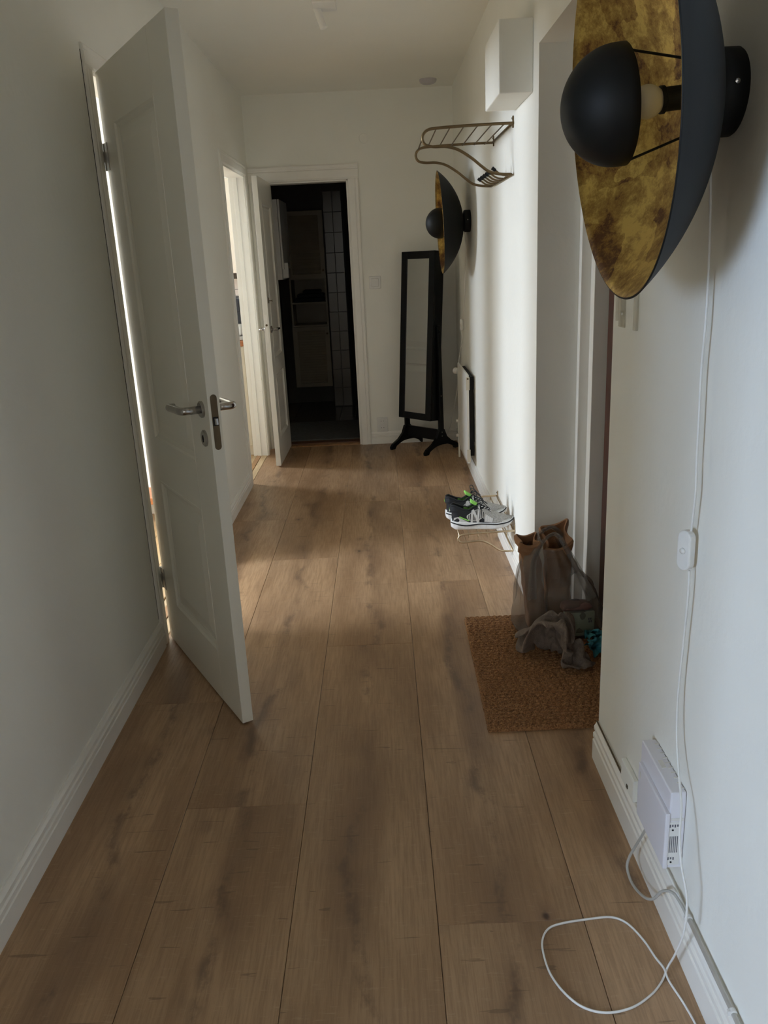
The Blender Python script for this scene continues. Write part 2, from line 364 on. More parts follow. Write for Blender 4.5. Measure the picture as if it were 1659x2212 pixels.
w = MB(); w.box(XO - .3, XR + .4, -4.8, 10.2, ZC, ZC + .1); struct(w, 'ceiling', M_CEIL)

# floor: sub floor, then planks one by one
fl = MB(); fl.box(XL - WT, NX + .1, -1.3, YE + .02, -.06, -.013)
floor = struct(fl, 'floor', mat('dark_underlay', (.035, .018, .009), .8, var=.2))
strips = [(-.972, -.625), (-.625, -.2775), (-.2775, .0695), (.0695, .4095), (.4095, .752), (.752, .862)]
ends = [[.55, 2.62, 4.75], [.1, 2.02, 4.05, 6.0], [.85, 3.02, 5.05], [-.3, 1.55, 3.66, 5.35], [.8, 2.75, 4.45], [2.75]]
for (a, b), e in zip(strips, ends):
    yy = [-1.2] + e + [YE + .005]
    if a > .7: yy = [NYa, 2.75, NYb]
    for y0, y1 in zip(yy[:-1], yy[1:]):
        if y0 >= y1: continue
        xa = a + .0006; xb = b - .0006; ya = y0 + .0002; yb = y1 - .0002; ch = .0012
        cx, cy = (xa + xb) / 2, (ya + yb) / 2; hx, hy = (xb - xa) / 2, (yb - ya) / 2
        v = []
        for z, i in ((-.013, 0), (-ch, 0), (0, ch)):
            v += [(-hx + i, -hy + i, z), (hx - i, -hy + i, z), (hx - i, hy - i, z), (-hx + i, hy - i, z)]
        f = [(3, 2, 1, 0), (8, 9, 10, 11)] + [(k * 4 + j, k * 4 + (j + 1) % 4, k * 4 + 4 + (j + 1) % 4, k * 4 + 4 + j) for k in (0, 1) for j in range(4)]
        me = bpy.data.meshes.new('plank'); me.from_pydata(v, [], f); me.materials.append(M_OAK)
        o = bpy.data.objects.new('plank', me); COL.objects.link(o); o.location = (cx, cy, 0); o.parent = floor

# entrance niche
w = MB(); w.box(XR + .3, NX + .25, NYa - .02, NYb + .02, NZ1, NZ1 + .1)
w.box(NX + .09, NX + .25, NYa - .1, NYb + .1, 0, NZ1)
struct(w, 'wall_niche', M_WALL)
t3 = empty('trim_3', (.8, NYb, 0), kind='structure')
m_ = MB(); m_.box(.765, NX + .03, 3.232, NYb + .001, 0, NZ1); m_.build('frame_step', M_TRIM, t3, bevel=.002)
m_ = MB(); m_.box(.802, NX + .03, 3.175, 3.232, 0, NZ1); m_.build('frame_step', M_TRIM, t3, bevel=.002)
m_ = MB(); m_.box(.802, NX + .03, NYa, 3.175, 2.11, NZ1); m_.box(.802, NX + .03, NYa, NYa + .05, 0, 2.11); m_.build('frame_head', M_TRIM, t3, bevel=.002)
d3 = empty('door_3', (.86, NYa + .05, 0), kind='structure')
m_ = MB(); m_.box(.853, .895, NYa + .052, 3.160, .012, 2.105); m_.build('leaf', M_BROWNDOOR, d3, bevel=.002)
m_ = MB(); m_.lathe([(0, 0), (.025, 0), (.025, .008), (.009, .01), (.009, .045), (.02, .05), (.024, .062), (.018, .072), (0, .074)], 20, Matrix.Translation((.853, 2.33, 1.05)) @ ZX)
m_.build('handle', M_STEEL, d3, smooth=True)

# side rooms beyond the left wall
def room(name, y0, y1, wy0, wy1, wz0, wz1, far_m=None, near_x=XL - WT):
    r = MB()
    r.box(XO - .12, XO, y0 - .05, wy0, 0, ZC); r.box(XO - .12, XO, wy1, y1 + .05, 0, ZC)
    r.box(XO - .12, XO, wy0, wy1, 0, wz0); r.box(XO - .12, XO, wy0, wy1, wz1, ZC)
    r.box(XO, near_x, y0 - .05, y0, 0, ZC); r.box(XO, near_x, y1, y1 + .05, 0, ZC)
    return struct(r, name, M_WALL)
room('wall_side_room', 1.95, 5.00, 2.10, 3.65, .75, 2.45)
room('wall_kitchen', 5.10, 8.60, 6.75, 8.15, .95, 2.45)
w = MB()
room('wall_near_room', -3.6, 1.85, -3.05, -1.25, .8, 2.2)
# wall run that closes the near room behind the corridor
w = MB(); w.box(XL - WT, XL - .02, -3.6, -1.3, 0, ZC); struct(w, 'wall_near_room_return', M_WALL)
def window(n, wy0, wy1, wz0, wz1):
    e = empty('window_%d' % n, (XO - .06, (wy0 + wy1) / 2, wz0), kind='structure')
    x0, x1 = XO - .09, XO - .04; t = .05
    for a, b, c, d in ((wy0, wy0 + t, wz0, wz1), (wy1 - t, wy1, wz0, wz1), (wy0, wy1, wz0, wz0 + t), (wy0, wy1, wz1 - t, wz1), ((wy0 + wy1) / 2 - .025, (wy0 + wy1) / 2 + .025, wz0, wz1)):
        m_ = MB(); m_.box(x0, x1, a, b, c, d); m_.build('frame_bar', M_TRIM, e, bevel=.004)
window(1, 2.10, 3.65, .75, 2.45); window(2, 6.75, 8.15, .95, 2.45); window(3, -3.05, -1.25, .8, 2.2)

def board_floor(name, x0, x1, y0, y1, m, bw=.12, axis='y', z=0.0):
    base = MB(); base.box(x0, x1, y0, y1, z - .04, z - .012); e = struct(base, name, M_DARK)
    k = x0 if axis == 'y' else y0; end = x1 if axis == 'y' else y1; me = None
    while k < end - .01:
        q = min(k + bw, end); b_ = MB()
        if axis == 'y': b_.box(k + .001, q - .001, y0, y1, z - .012, z)
        else: b_.box(x0, x1, k + .001, q - .001, z - .012, z)
        b_.build('board', m, e, bevel=.0015, seg=1, offset=(0, 0, 0)); k = q
    return e
board_floor('floor_side_room', XO, XL - WT, 1.95, 5.0, M_HONEY, .14, 'y')
board_floor('floor_kitchen', XO, XL - WT, 5.1, 8.6, M_HONEY, .14, 'x')
board_floor('floor_back_room', XL, 1.6, -4.6, -1.2, M_HONEY, .14, 'y')
board_floor('floor_near_room', XO, XL - WT, -3.6, 1.85, M_HONEY, .14, 'y')

# thresholds
def threshold(n, y0, y1):
    e = empty('trim_%d' % n, (XL - .06, (y0 + y1) / 2, 0), kind='structure')
    for a, b, m_, z in ((XL - .003, XL - .048, M_THRESH2, .003), (XL - .050, XL - .085, M_THRESH, .006), (XL - .087, XL - WT, M_THRESH2, .004)):
        q = MB(); q.box(b, a, y0 + .001, y1 - .001, -.012, z); q.build('strip', m_, e, bevel=.001, seg=1)
threshold(4, D1a, D1b); threshold(5, D2a, D2b); threshold(6, D0a, D0b)
q = MB(); q.box(XL - WT, XL, D0a, D0b, -.05, -.012); q.box(XL - WT, XL, D1a, D1b, -.05, -.012); q.box(XL - WT, XL, D2a, D2b, -.05, -.012); struct(q, 'floor_threshold_base', M_DARK)

# baseboards with a fluted profile; poly is (offset from wall, z)
def base_profile(h, t):
    return [(0, 0), (t, 0), (t, h * .52), (t * .78, h * .54), (t * .78, h * .57), (t * .95, h * .60), (t * .95, h * .70), (t * .66, h * .73), (t * .66, h * .77), (t * .82, h * .80), (t * .82, h * .88), (t * .5, h * .95), (t * .35, h), (0, h)]
def baseboard(name, side, a, b, h, t):
    m_ = MB()
    if side == 'L': m_.prism([(XL + o_, z) for o_, z in base_profile(h, t)], 'y', a, b)
    if side == 'R': m_.prism([(XR - o_, z) for o_, z in base_profile(h, t)], 'y', a, b)
    if side == 'E': m_.prism([(YE - o_, z) for o_, z in base_profile(h, t)], 'x', a, b)
    return struct(m_, name, M_TRIM)
baseboard('baseboard_left_near', 'L', D0b + .08, 3.088, .112, .016)
baseboard('baseboard_left_far', 'L', D1b + .08, D2a - .075, .10, .016)
baseboard('baseboard_right_near', 'R', -1.2, NYa - .003, .125, .018)
baseboard('baseboard_right_far', 'R', NYb, YE, .105, .016)
baseboard('baseboard_end', 'E', -.122, XR - .016, .10, .016)

# architraves
def architrave_y(n, wall_x, y0, y1, h, wd_, t, face=1, left_leg=True, right_leg=True):
    """round an opening in the wall x = wall_x, seen from +x (face 1)"""
    e = empty('trim_%d' % n, (wall_x, (y0 + y1) / 2, 0), kind='structure')
    def leg(ya, yb, flip):
        P = [(0, 0), (t * .7, 0), (t, wd_ * .12), (t, wd_ * .62), (t * .72, wd_ * .66), (t * .72, wd_ * .72), (t * .9, wd_ * .76), (t * .9, wd_ * .92), (t * .6, wd_), (0, wd_)]
        q = MB(); poly = [(wall_x + p, (yb - s_) if flip else (ya + s_)) for p, s_ in P]; q.prism(poly, 'z', 0, h); return q
    if left_leg: leg(y0 - wd_, y0, True).build('casing', M_TRIM, e)
    if right_leg: leg(y1, y1 + wd_, False).build('casing', M_TRIM, e)
    P = [(0, 0), (t * .7, 0), (t, wd_ * .12), (t, wd_ * .62), (t * .72, wd_ * .66), (t * .72, wd_ * .72), (t * .9, wd_ * .76), (t * .9, wd_ * .92), (t * .6, wd_), (0, wd_)]
    q = MB(); q.prism([(wall_x + p, h + s_) for p, s_ in P], 'y', y0 - (wd_ if left_leg else 0), y1 + (wd_ if right_leg else 0)); q.build('casing', M_TRIM, e)
    # linings of the opening
    q = MB(); q.box(wall_x - WT, wall_x + .004, y0 - .001, y0 + .012, 0, h); q.build('lining', M_TRIM, e, bevel=.002)
    q = MB(); q.box(wall_x - WT, wall_x + .004, y1 - .012, y1 + .001, 0, h); q.build('lining', M_TRIM, e, bevel=.002)
    q = MB(); q.box(wall_x - WT, wall_x + .004, y0, y1, h - .012, h + .001); q.build('lining', M_TRIM, e, bevel=.002)
    q = MB(); q.box(wall_x - .075, wall_x - .045, y1 - .026, y1 - .012, 0, h); q.build('door_stop', M_TRIM, e, bevel=.002)
    return e
tr1 = architrave_y(1, XL, D1a, D1b, D1h, .072, .013)
tr2 = architrave_y(2, XL, D2a, D2b, D2h, .075, .014)
for ya, yb, za, zb in ((3.0795, 3.0832, .93, 2.20), (3.0812, 3.0832, .125, .93)):
    q = MB(); q.box(XL - .001, XL + .0012, ya, yb, za, zb); q.build('open_joint', M_DARK, tr1, label='dark open joint beside the casing')
for z0 in (.52, 1.78):
    q = MB(); q.box(XL - .022, XL + .006, D2b - .0145, D2b - .011, z0, z0 + .09); q.build('hinge_leaf', M_TRIM, tr2, bevel=.001)
tr0 = architrave_y(7, XL, D0a, D0b, D0h, .075, .014)
# bathroom doorway casing (in the end wall, seen from -y)
tb = empty('trim_8', ((BX0 + BX1) / 2, YE, 0), kind='structure')
def leg_end(x_in, x_out, z0, z1):
    wd_ = abs(x_out - x_in); s_ = 1 if x_out > x_in else -1; t = .018
    P = [(0, 0), (t * .7, 0), (t, wd_ * .12), (t, wd_ * .62), (t * .72, wd_ * .66), (t * .72, wd_ * .72), (t * .9, wd_ * .76), (t * .9, wd_ * .92), (t * .6, wd_), (0, wd_)]
    q = MB(); q.prism([(x_in + s_ * a, YE - p) for p, a in P], 'z', z0, z1); return q
leg_end(BX1, BX1 + .081, 0, BH).build('casing', M_TRIM, tb)
leg_end(BX0, XL, 0, BH).build('casing', M_TRIM, tb)
t = .018; wd_ = .11
P = [(0, 0), (t * .7, 0), (t, wd_ * .12), (t, wd_ * .62), (t * .72, wd_ * .66), (t * .72, wd_ * .72), (t * .9, wd_ * .76), (t * .9, wd_ * .92), (t * .6, wd_), (0, wd_)]
q = MB(); q.prism([(YE - p, BH + s_) for p, s_ in P], 'x', XL + .001, BX1 + .081); q.build('casing', M_TRIM, tb)
for bx in ((BX0, BX0 + .014, YE - .002, YE + .12, 0, BH), (BX1 - .014, BX1, YE - .002, YE + .12, 0, BH), (BX0, BX1, YE - .002, YE + .12, BH - .014, BH)):
    q = MB(); q.box(*bx); q.build('lining', M_TRIM, tb, bevel=.002)
q = MB(); q.box(BX0 + .014, BX1 - .014, YE + .002, YE + .06, -.01, .008); q.build('threshold_strip', M_THRESH, tb, bevel=.003)
q = MB(); q.box(BX0 + .014, BX1 - .014, YE + .06, YE + .16, -.01, .016); q.build('threshold_strip', M_THRESHD, tb, bevel=.003)

# ------------------------------------------------------------------ panel doors
def panel_door(name, loc, ang, W, H, T, panels, m, z0=.01):
    """local frame: x along the leaf from the hinge, y through the thickness (face at y=0, body to +y), z up"""
    e = empty(name, loc, kind='structure', rot=(0, 0, ang))
    def L(mb, nm, mt, par=e, **k): return mb.build(nm, mt, par, offset=(0, 0, 0), **k)
    x0, x1 = panels[0][0], panels[0][1]
    fr = MB(); fr.box(0, x0, 0, T, z0, H); L(fr, 'stile', m, bevel=.0015)
    fr = MB(); fr.box(x1, W, 0, T, z0, H); L(fr, 'stile', m, bevel=.0015)
    zs = [z0] + [v for p in panels for v in (p[2], p[3])] + [H]
    for i in range(0, len(zs), 2):
        fr = MB(); fr.box(x0, x1, 0, T, zs[i], zs[i + 1]); L(fr, 'rail', m)
    for (a, b, c, d) in panels:
        p = MB(); p.box(a, b, .011, T - .011, c, d)
        # raised field with sloped margin, both faces
        for yb, yt in ((.011, .004), (T - .011, T - .004)):
            i1, i2 = .035, .075
            v = [(a + i1, yb, c + i1), (b - i1, yb, c + i1), (b - i1, yb, d - i1), (a + i1, yb, d - i1), (a + i2, yt, c + i2), (b - i2, yt, c + i2), (b - i2, yt, d - i2), (a + i2, yt, d - i2)]
            p.mesh(v, [(4, 5, 6, 7), (0, 1, 5, 4), (1, 2, 6, 5), (2, 3, 7, 6), (3, 0, 4, 7)])
        pn = L(p, 'panel', m)
        for yb, s_ in ((0, -1), (T, 1)):
            mo = MB(); prof = [(0, yb - s_ * .011), (.004, yb + s_ * .0015), (.012, yb + s_ * .0015), (.018, yb - s_ * .005), (.030, yb - s_ * .0105), (.03, yb - s_ * .012), (0, yb - s_ * .012)]
            v = []; f = []; k = len(prof)
            for (sx, sz, cx, cz) in ((a, c, 1, 1), (b, c, -1, 1), (b, d, -1, -1), (a, d, 1, -1)):
                for o_, y in prof: v.append((sx + cx * (o_ - .006), y, sz + cz * (o_ - .006)))
            for i in range(4):
                j = (i + 1) % 4
                for q_ in range(k): f.append((i * k + q_, i * k + (q_ + 1) % k, j * k + (q_ + 1) % k, j * k + q_))
            mo.mesh(v, f); mo.build('moulding', m, pn, offset=(0, 0, 0))
    return e
def lever(e, x, z, T, direction=-1, ln=.12, neck=.055, r=.0095, both=True, angs=(0, 0)):
    for k, (y, s_) in enumerate(((0, -1), (T, 1))):
        M = Matrix.Translation((x, y, z)) @ (Matrix.Rotation(PI / 2, 4, 'X') if s_ < 0 else Matrix.Rotation(-PI / 2, 4, 'X'))
        h = MB(); h.lathe([(0, 0), (.026, 0), (.026, .006), (.022, .009), (0, .009)], 32, M)
        he = h.build('handle_rosette', M_STEEL, e, offset=(0, 0, 0))
        pth = rounded([(x, y, z), (x, y + s_ * neck, z), (x + direction * ln, y + s_ * (neck + .004), z - .002), (x + direction * (ln + .004), y + s_ * (neck - .015), z - .004)], .018, 6)
        g = MB(); g.tube(pth, r, 16); g.build('lever', M_STEEL, he, offset=(0, 0, 0), smooth=True)

# near door, swung into the corridor
T1 = .038; W1 = .826
ang1 = math.atan2(-.864, .504)
# local +y (thickness) must point to the far side of the face the camera sees: (.864,.504)
d1 = panel_door('door_1', (-.945, 3.167, 0), ang1, W1, 2.145, T1, [(.165, .640, .20, .72), (.165, .640, .885, 1.97)], M_DOOR, z0=.008)
lever(d1, .768, 1.075, T1, -1, ln=.125, neck=.064, r=.0120)
for y, s_ in ((0, 1), (T1, -1)):
    M = Matrix.Translation((.768, y, .985)) @ Matrix.Rotation(PI / 2 * s_, 4, 'X')
    h = MB(); h.lathe([(0, 0), (.026, 0), (.026, .005), (.022, .008), (.009, .008), (.009, .004), (0, .004)], 32, M); kr = h.build('keyhole_rosette', M_STEEL, d1, offset=(0, 0, 0))
    h = MB(); h.box(.7665, .7695, y - s_ * .0095, y - s_ * .007, .973, .995); h.build('keyhole', M_DARK, kr, offset=(0, 0, 0))
# lock forend on the free edge: rounded strip with a latch
def stadium(cy, z0, z1, hw, n=10):
    r = hw; P = []
    for k in range(n + 1): a = PI * k / n; P.append((cy + r * math.cos(a), z1 - r + r * math.sin(a)))
    for k in range(n + 1): a = PI + PI * k / n; P.append((cy + r * math.cos(a), z0 + r + r * math.sin(a)))
    return P
h = MB(); h.prism(stadium(T1 / 2, .955, 1.125, .0105), 'x', W1 - .004, W1 + .0012); lp = h.build('lock_plate', M_DSTEEL, d1, offset=(0, 0, 0), label='brown metal lock plate')
h = MB(); h.box(W1 + .0008, W1 + .0018, T1 / 2 - .0085, T1 / 2 + .0085, 1.03, 1.057); h.build('latch_recess', M_DARK, lp, offset=(0, 0, 0))
h = MB(); h.prism([(W1 + .001, T1 / 2 - .005), (W1 + .010, T1 / 2 - .001), (W1 + .010, T1 / 2 + .005), (W1 + .001, T1 / 2 + .005)], 'z', 1.034, 1.053); h.build('latch', M_STEEL, lp, offset=(0, 0, 0))
for z in (.275, 1.875):
    h = MB(); h.tube([(-.007, -.001, z - .045), (-.007, -.001, z + .045)], .0065, 12); hk = h.build('hinge', M_HINGE, d1, offset=(0, 0, 0), smooth=False)
    h = MB(); h.box(-.006, .034, -.0022, .0008, z - .045, z + .045); h.build('hinge_leaf', M_HINGE, hk, offset=(0, 0, 0), bevel=.0008)
    h = MB(); h.tube([(-.007, -.001, z - .018), (-.007, -.001, z + .018)], .0085, 12); h.build('hinge_knuckle', M_HINGE, hk, offset=(0, 0, 0))

# bathroom door, open towards the camera; face towards +x
T2 = .037; W2 = .685
W2 = .693
ang2 = math.atan2(-.69, -.009)
d2 = panel_door('door_2', (-.832, 6.770, 0), ang2, W2, 2.06, T2, [(.125, .568, .20, .685), (.125, .568, .80, 1.89)], M_DOOR2, z0=.010)
lever(d2, .632, 1.02, T2, -1, ln=.105, neck=.045, r=.008)
h = MB(); h.box(W2 - .001, W2 + .0012, .010, .027, .93, 1.13); lp2 = h.build('lock_plate', M_TRIM, d2, offset=(0, 0, 0), bevel=.0008)
h = MB(); h.lathe([(0, 0), (.008, 0), (.008, .004), (0, .004)], 16, Matrix.Translation((W2 + .001, .018, 1.055)) @ Matrix.Rotation(PI / 2, 4, 'Y')); h.build('latch', M_DSTEEL, lp2, offset=(0, 0, 0))
h = MB(); h.box(.626, .638, T2, T2 + .004, 1.205, 1.245); kp = h.build('key_plate', M_DSTEEL, d2, offset=(0, 0, 0), bevel=.001)
h = MB(); h.tube([(.632, T2 + .003, 1.222), (.632, T2 + .028, 1.222)], .0025, 8); h.box(.629, .635, T2 + .024, T2 + .028, 1.214, 1.230); h.build('key', M_DSTEEL, kp, offset=(0, 0, 0))

# crumpled cloth shapes: grid size, then row-wise steps in millimetres for x, y and z
TOWEL = [44,
 383, -7, 2, 7, 3, -2, -8, -16, 7, -4, -1, -1, 2, -3, -8, 7, 10, -5, 10, 7, -4, 10, 6, 1, -10, -5, 0, 2, -3, 2, 5, 3, 2, -8, 3, 12, 12, -3, -6, -6, 11, 8, 0, 3,
 378, -9, -2, 9, 1, 1, -6, -9, -2, -2, -5, -1, 3, 4, 4, 0, -3, 11, -8, 5, 6, 11, 4, 4, -3, -8, -8, -1, 1, -3, 5, 2, 4, -3, 9, 12, 11, 5, 2, -10, -12, 11, 10, 4,
 367, 7, -6, -4, 6, -2, -4, -9, -5, -3, 3, -7, 3, 4, 6, 3, 3, 3, 2, 5, -2, 11, 0, 4, -1, -7, -12, -1, 4, -3, 4, 3, 2, 3, 16, 8, 9, 8, -1, -6, -13, 11, 5, 11,
 356, 7, 2, -6, -3, -1, -3, -5, -10, -1, 1, -2, 6, 5, 2, 2, 3, 3, 1, 5, 3, 9, -1, 4, -2, -10, -7, -4, 5, 4, -3, 8, -1, 11, 10, 9, 8, 4, 1, -4, 0, 1, 8, 0,
 348, 2, 2, -3, -4, -7, -3, -5, -7, -2, 3, 3, 9, 2, 1, 1, 2, 8, 1, 2, 4, 9, -2, 4, -5, -8, -11, 0, 6, 4, 1, 8, -1, 12, 12, 8, 8, 0, -3, -4, 1, 6, 7, -1,
 339, -1, -3, -4, -8, -3, -6, -4, -3, 2, 3, 8, 10, 1, 7, 8, -1, -8, 7, -1, 7, 9, -4, 2, -2, -12, -11, 3, 6, 3, 3, 10, -2, 13, 17, 5, 5, -7, -3, 2, 1, 7, 7, -4,
 331, -7, -9, -6, -1, -5, -11, 2, 3, 0, 6, 9, 10, 4, 8, 2, 0, 1, -1, 2, 11, 2, -6, 3, 0, -14, -9, 0, 7, 5, 5, 10, 1, 12, 14, 2, 2, -7, 3, -8, 7, 10, 4, -4,
 318, -14, -12, -7, -6, 2, 2, -1, 5, 7, 2, 11, 8, 4, 11, -2, -2, 4, -2, 6, 7, 1, -4, 6, 0, -6, -11, -2, 5, 7, 2, 8, 2, 12, 10, 1, 1, -2, -6, 0, 6, 7, 4, -1,
 300, -13, -11, -12, -1, 1, 4, 6, 6, 8, 1, 8, 10, 11, 7, -6, -1, 5, -2, 7, 6, -2, -3, 5, 3, 2, -4, -7, -3, 7, 6, 2, 5, 10, 8, 3, 0, -7, -7, 2, 5, 8, 3, -3,
 284, -14, -11, -5, -7, 1, 4, 6, 7, 9, 5, 11, 8, 14, 4, -7, 3, 4, 4, 0, 5, -2, -2, 2, 3, 4, 2, -2, -8, 10, -3, 9, 4, 8, 4, 2, 3, -13, -3, -4, 7, 7, 3, -3,
 273, -14, -9, -7, -5, -3, 3, 4, 7, 10, 6, 14, 10, 15, 3, -3, 7, -1, 0, 3, 3, 5, 2, 0, -1, -3, 4, 2, -6, 12, -4, 10, 9, -4, 2, 12, -8, -9, -7, -4, 4, 5, 6, -4,
 264, -10, -11, -7, -4, -2, 0, 3, 4, 9, 6, 14, 20, 9, 3, 4, 0, 0, 2, 2, 2, 2, 2, -1, 0, 1, 0, 4, 6, 8, -1, 5, 8, 3, -1, 6, -7, -12, -8, -7, -1, 12, 1, -1,
 258, -10, -8, -9, -3, -1, 1, 2, 3, 9, 10, 5, 20, 8, 3, 4, 2, -1, 4, 1, 0, 3, 1, -2, 0, 2, 2, 5, 5, 6, 10, -1, 8, 5, 2, 0, -8, -11, -11, -9, -1, 10, 1, 0,
 254, -6, -10, 5, -2, 4, 2, -1, 0, -2, 9, 7, 18, -5, 16, -7, 6, 0, 0, 0, 2, 1, 5, -1, -1, 8, -2, 1, 4, 3, 9, 6, 7, 6, -1, 3, -6, -9, -19, -9, 2, 5, 1, 4,
 244, 0, -6, 6, 9, 5, 2, 1, -14, 9, 6, 3, 13, -12, 16, -6, 6, -3, 7, -5, 9, -7, 2, 7, 4, 4, 1, -7, -1, 7, 7, 14, -1, 6, 3, 1, -2, -12, -18, -11, -3, 3, 2, 3,
 234, 4, 5, 2, -2, 6, 6, 5, 3, -9, 10, 5, 5, -13, 14, -9, 7, -2, 6, 0, 10, -6, -8, 3, 5, 5, 5, -1, -4, -1, 13, 8, 5, 0, 7, 2, 1, -7, -16, -20, -4, 0, -2, 9,
 225, 8, 0, 1, 4, 3, 4, 2, 8, 4, -4, 3, 8, -9, 10, -11, 20, -9, 1, 8, 0, -3, 6, -1, -3, 7, -2, -5, -4, 0, 7, 14, 2, 6, 5, 6, -1, 0, -14, -18, -13, -2, 3, 1,
 228, -3, 4, -3, 9, -3, 3, 4, 8, 5, 5, -7, 3, 5, -2, -2, 17, -11, 2, 8, -4, 1, 2, 2, 3, -6, -5, -4, -2, -1, 11, 7, 5, 3, 6, 12, 6, -1, -10, -16, -12, -13, 2, 2,
 217, 6, -4, 4, 4, 4, -4, 6, 6, 5, 4, 5, -10, 4, 3, 3, 11, -8, 5, -1, -4, 1, 3, 1, 4, -5, -6, -8, -3, 6, 6, 3, 4, 7, 5, 14, 10, 2, -11, -11, -10, -10, -13, 2,
 212, 4, -1, -1, 4, 4, 5, -1, 5, 4, 5, 5, -3, -4, 11, 1, 7, 0, -7, 0, -3, 2, 1, 2, 2, -2, -9, -5, -4, 6, 5, 3, 4, 4, 7, 15, 11, 3, -7, -11, -9, -10, -8, -10,
 202, 5, 6, -5, 1, 5, 3, 3, 3, 3, 6, 4, -4, 5, 5, -1, 5, 0, -7, 1, -2, 1, 4, 3, -2, -4, -7, -7, 5, 5, 0, 5, 4, 5, 6, 12, 8, 3, -1, -9, -9, -3, -12, -11,
 201, 2, 0, 4, -1, -1, 2, 3, 4, 4, 5, 4, -2, 6, 4, 10, -3, -9, -4, 2, 0, -1, 5, 1, -3, -4, -8, -3, 6, 4, 4, 1, 4, 6, 7, 7, 5, 3, -6, -5, 0, -2, -5, -9,
 191, 2, 2, 1, 2, 0, -1, 4, 3, 5, 5, 3, 3, -2, 7, 5, -1, -4, -6, 3, 0, 3, 0, 1, -4, -6, -4, 0, 4, 3, 3, 4, 4, 6, 6, 3, 3, 2, -5, -8, 0, -2, 0, -7,
 187, -2, 0, 3, 1, 0, -1, 4, 3, 4, 3, 3, -2, 0, 6, 8, 4, -5, -5, 1, 2, 0, 2, 3, -5, -8, -4, 1, 4, 3, 4, 5, 4, 5, 6, -1, 2, 4, -5, -6, -4, -4, 2, -6,
 177, 0, -1, 2, 1, 2, 2, 1, 1, 3, 1, 1, -3, 0, 0, 11, 8, 2, 0, -4, 1, 1, 2, 3, -4, -7, -5, -1, 4, 7, 0, 4, 6, 6, 3, -1, 4, 1, -2, -5, -4, 3, -2, -7,
 166, 1, 1, 0, 4, 0, 2, -1, 0, 1, 1, -1, -2, -3, 5, 5, 11, 6, 2, 3, -4, -1, 2, 4, 2, -11, -2, -3, 6, 2, -1, 8, 4, 5, 5, 4, 0, 0, -3, -3, -5, -2, -2, -8,
 160, -2, 0, 3, 0, 3, -1, 0, -6, -1, 1, 0, -1, 0, 3, 8, 7, 11, 1, 3, 3, 3, -4, 2, 3, -10, -3, 0, 3, 1, 4, 3, 4, 8, 2, 3, -2, 6, -1, -3, -6, -4, -4, -9,
 151, 3, -4, 2, 1, 1, 1, -9, 0, -4, -3, 0, 1, 1, 5, 9, 10, 11, 8, -5, 3, 2, 1, 0, 4, -11, -4, -2, 8, 0, 2, 3, 5, 6, 2, -1, 7, 0, 0, -1, -4, -7, -9, -11,
 142, 2, 1, 2, -2, -1, -1, -10, -2, -7, 8, -2, 8, -2, 3, 11, 12, 9, 4, 2, 0, -2, 0, 1, 3, -11, -3, -4, 15, -5, 6, -2, 5, 3, 6, -2, 2, 1, 2, 0, 2, -4, -17, -4,
 137, -3, 6, -1, -4, -1, -1, -8, -7, 2, 1, 2, 2, 2, 6, 12, 11, 4, 1, 0, 0, 5, 0, 1, -2, 2, -11, -3, 12, 1, -1, 6, -4, 1, 2, 1, 0, 3, 3, 2, 3, 2, -3, -22,
 131, 2, 0, -2, -2, -5, -2, -10, -7, 1, -1, 5, 5, 5, 13, 9, 3, 1, 0, 3, 2, 1, -2, 0, 3, 6, -2, -9, 8, -1, 7, 0, -6, -4, 0, 1, 2, 9, 0, 7, 2, 0, 1, -20,
 120, 1, -1, -1, -1, -4, -3, -11, -5, -3, 5, 5, 9, 10, 8, 3, 0, -2, 0, 2, 2, 0, 2, 2, 6, 7, 5, -8, -1, -1, 8, 0, -8, -5, 1, -1, 9, 4, 0, 8, 2, 0, 5, -19,
 107, -2, -1, 0, 1, -1, -3, -12, -6, -3, 9, 8, 10, 10, 5, 0, -2, -1, 0, 2, 6, 4, -5, 5, 7, 7, 7, -1, -9, -5, 8, 0, -5, -6, -6, 3, 8, 5, 6, 5, 5, -5, 3, 5,
 91, -1, -3, 0, 3, 2, -2, -12, -6, 0, 11, 9, 11, 8, 1, 3, -4, -2, 0, 5, 7, 7, -4, 5, 9, 1, 7, 2, -3, -10, 0, 1, -6, -7, 6, 5, -4, 6, 6, 6, 4, -2, -2, 4,
 79, -4, 0, 1, 2, 2, 0, -11, -6, 3, 14, 7, 11, 7, -1, 0, 3, 8, -7, 6, 8, 0, 5, 6, -5, 5, 5, 0, 4, -4, -10, -1, -7, -6, 8, 1, -1, 6, 7, 7, -3, -1, -2, 1,
 65, -3, -1, 2, 4, 4, -1, -10, -4, 8, 13, 5, 10, 6, 5, -5, 9, 8, -1, -4, 11, 10, 5, -1, -4, -6, 6, 9, -7, -1, -10, -5, -6, 7, 3, -9, 19, -6, 10, -8, -5, -2, 7, 10,
 53, -1, 0, 2, 4, 4, -1, -8, -1, 9, 11, 4, 8, 6, 5, 5, 2, 9, -4, -3, 12, 14, 7, -2, -9, 0, -1, 7, 2, -5, -12, -10, -2, 8, -2, 4, 5, 9, -6, -11, 6, 7, -3, 0,
 51, 2, -6, -3, 4, 4, -1, -5, 3, 9, 9, 2, 7, 10, 2, 3, 5, 6, 8, 7, -9, 18, 14, -7, -6, -9, -2, 7, 1, 3, -17, -10, -3, 6, 0, 4, 6, 8, -13, -3, 11, 1, 12, 3,
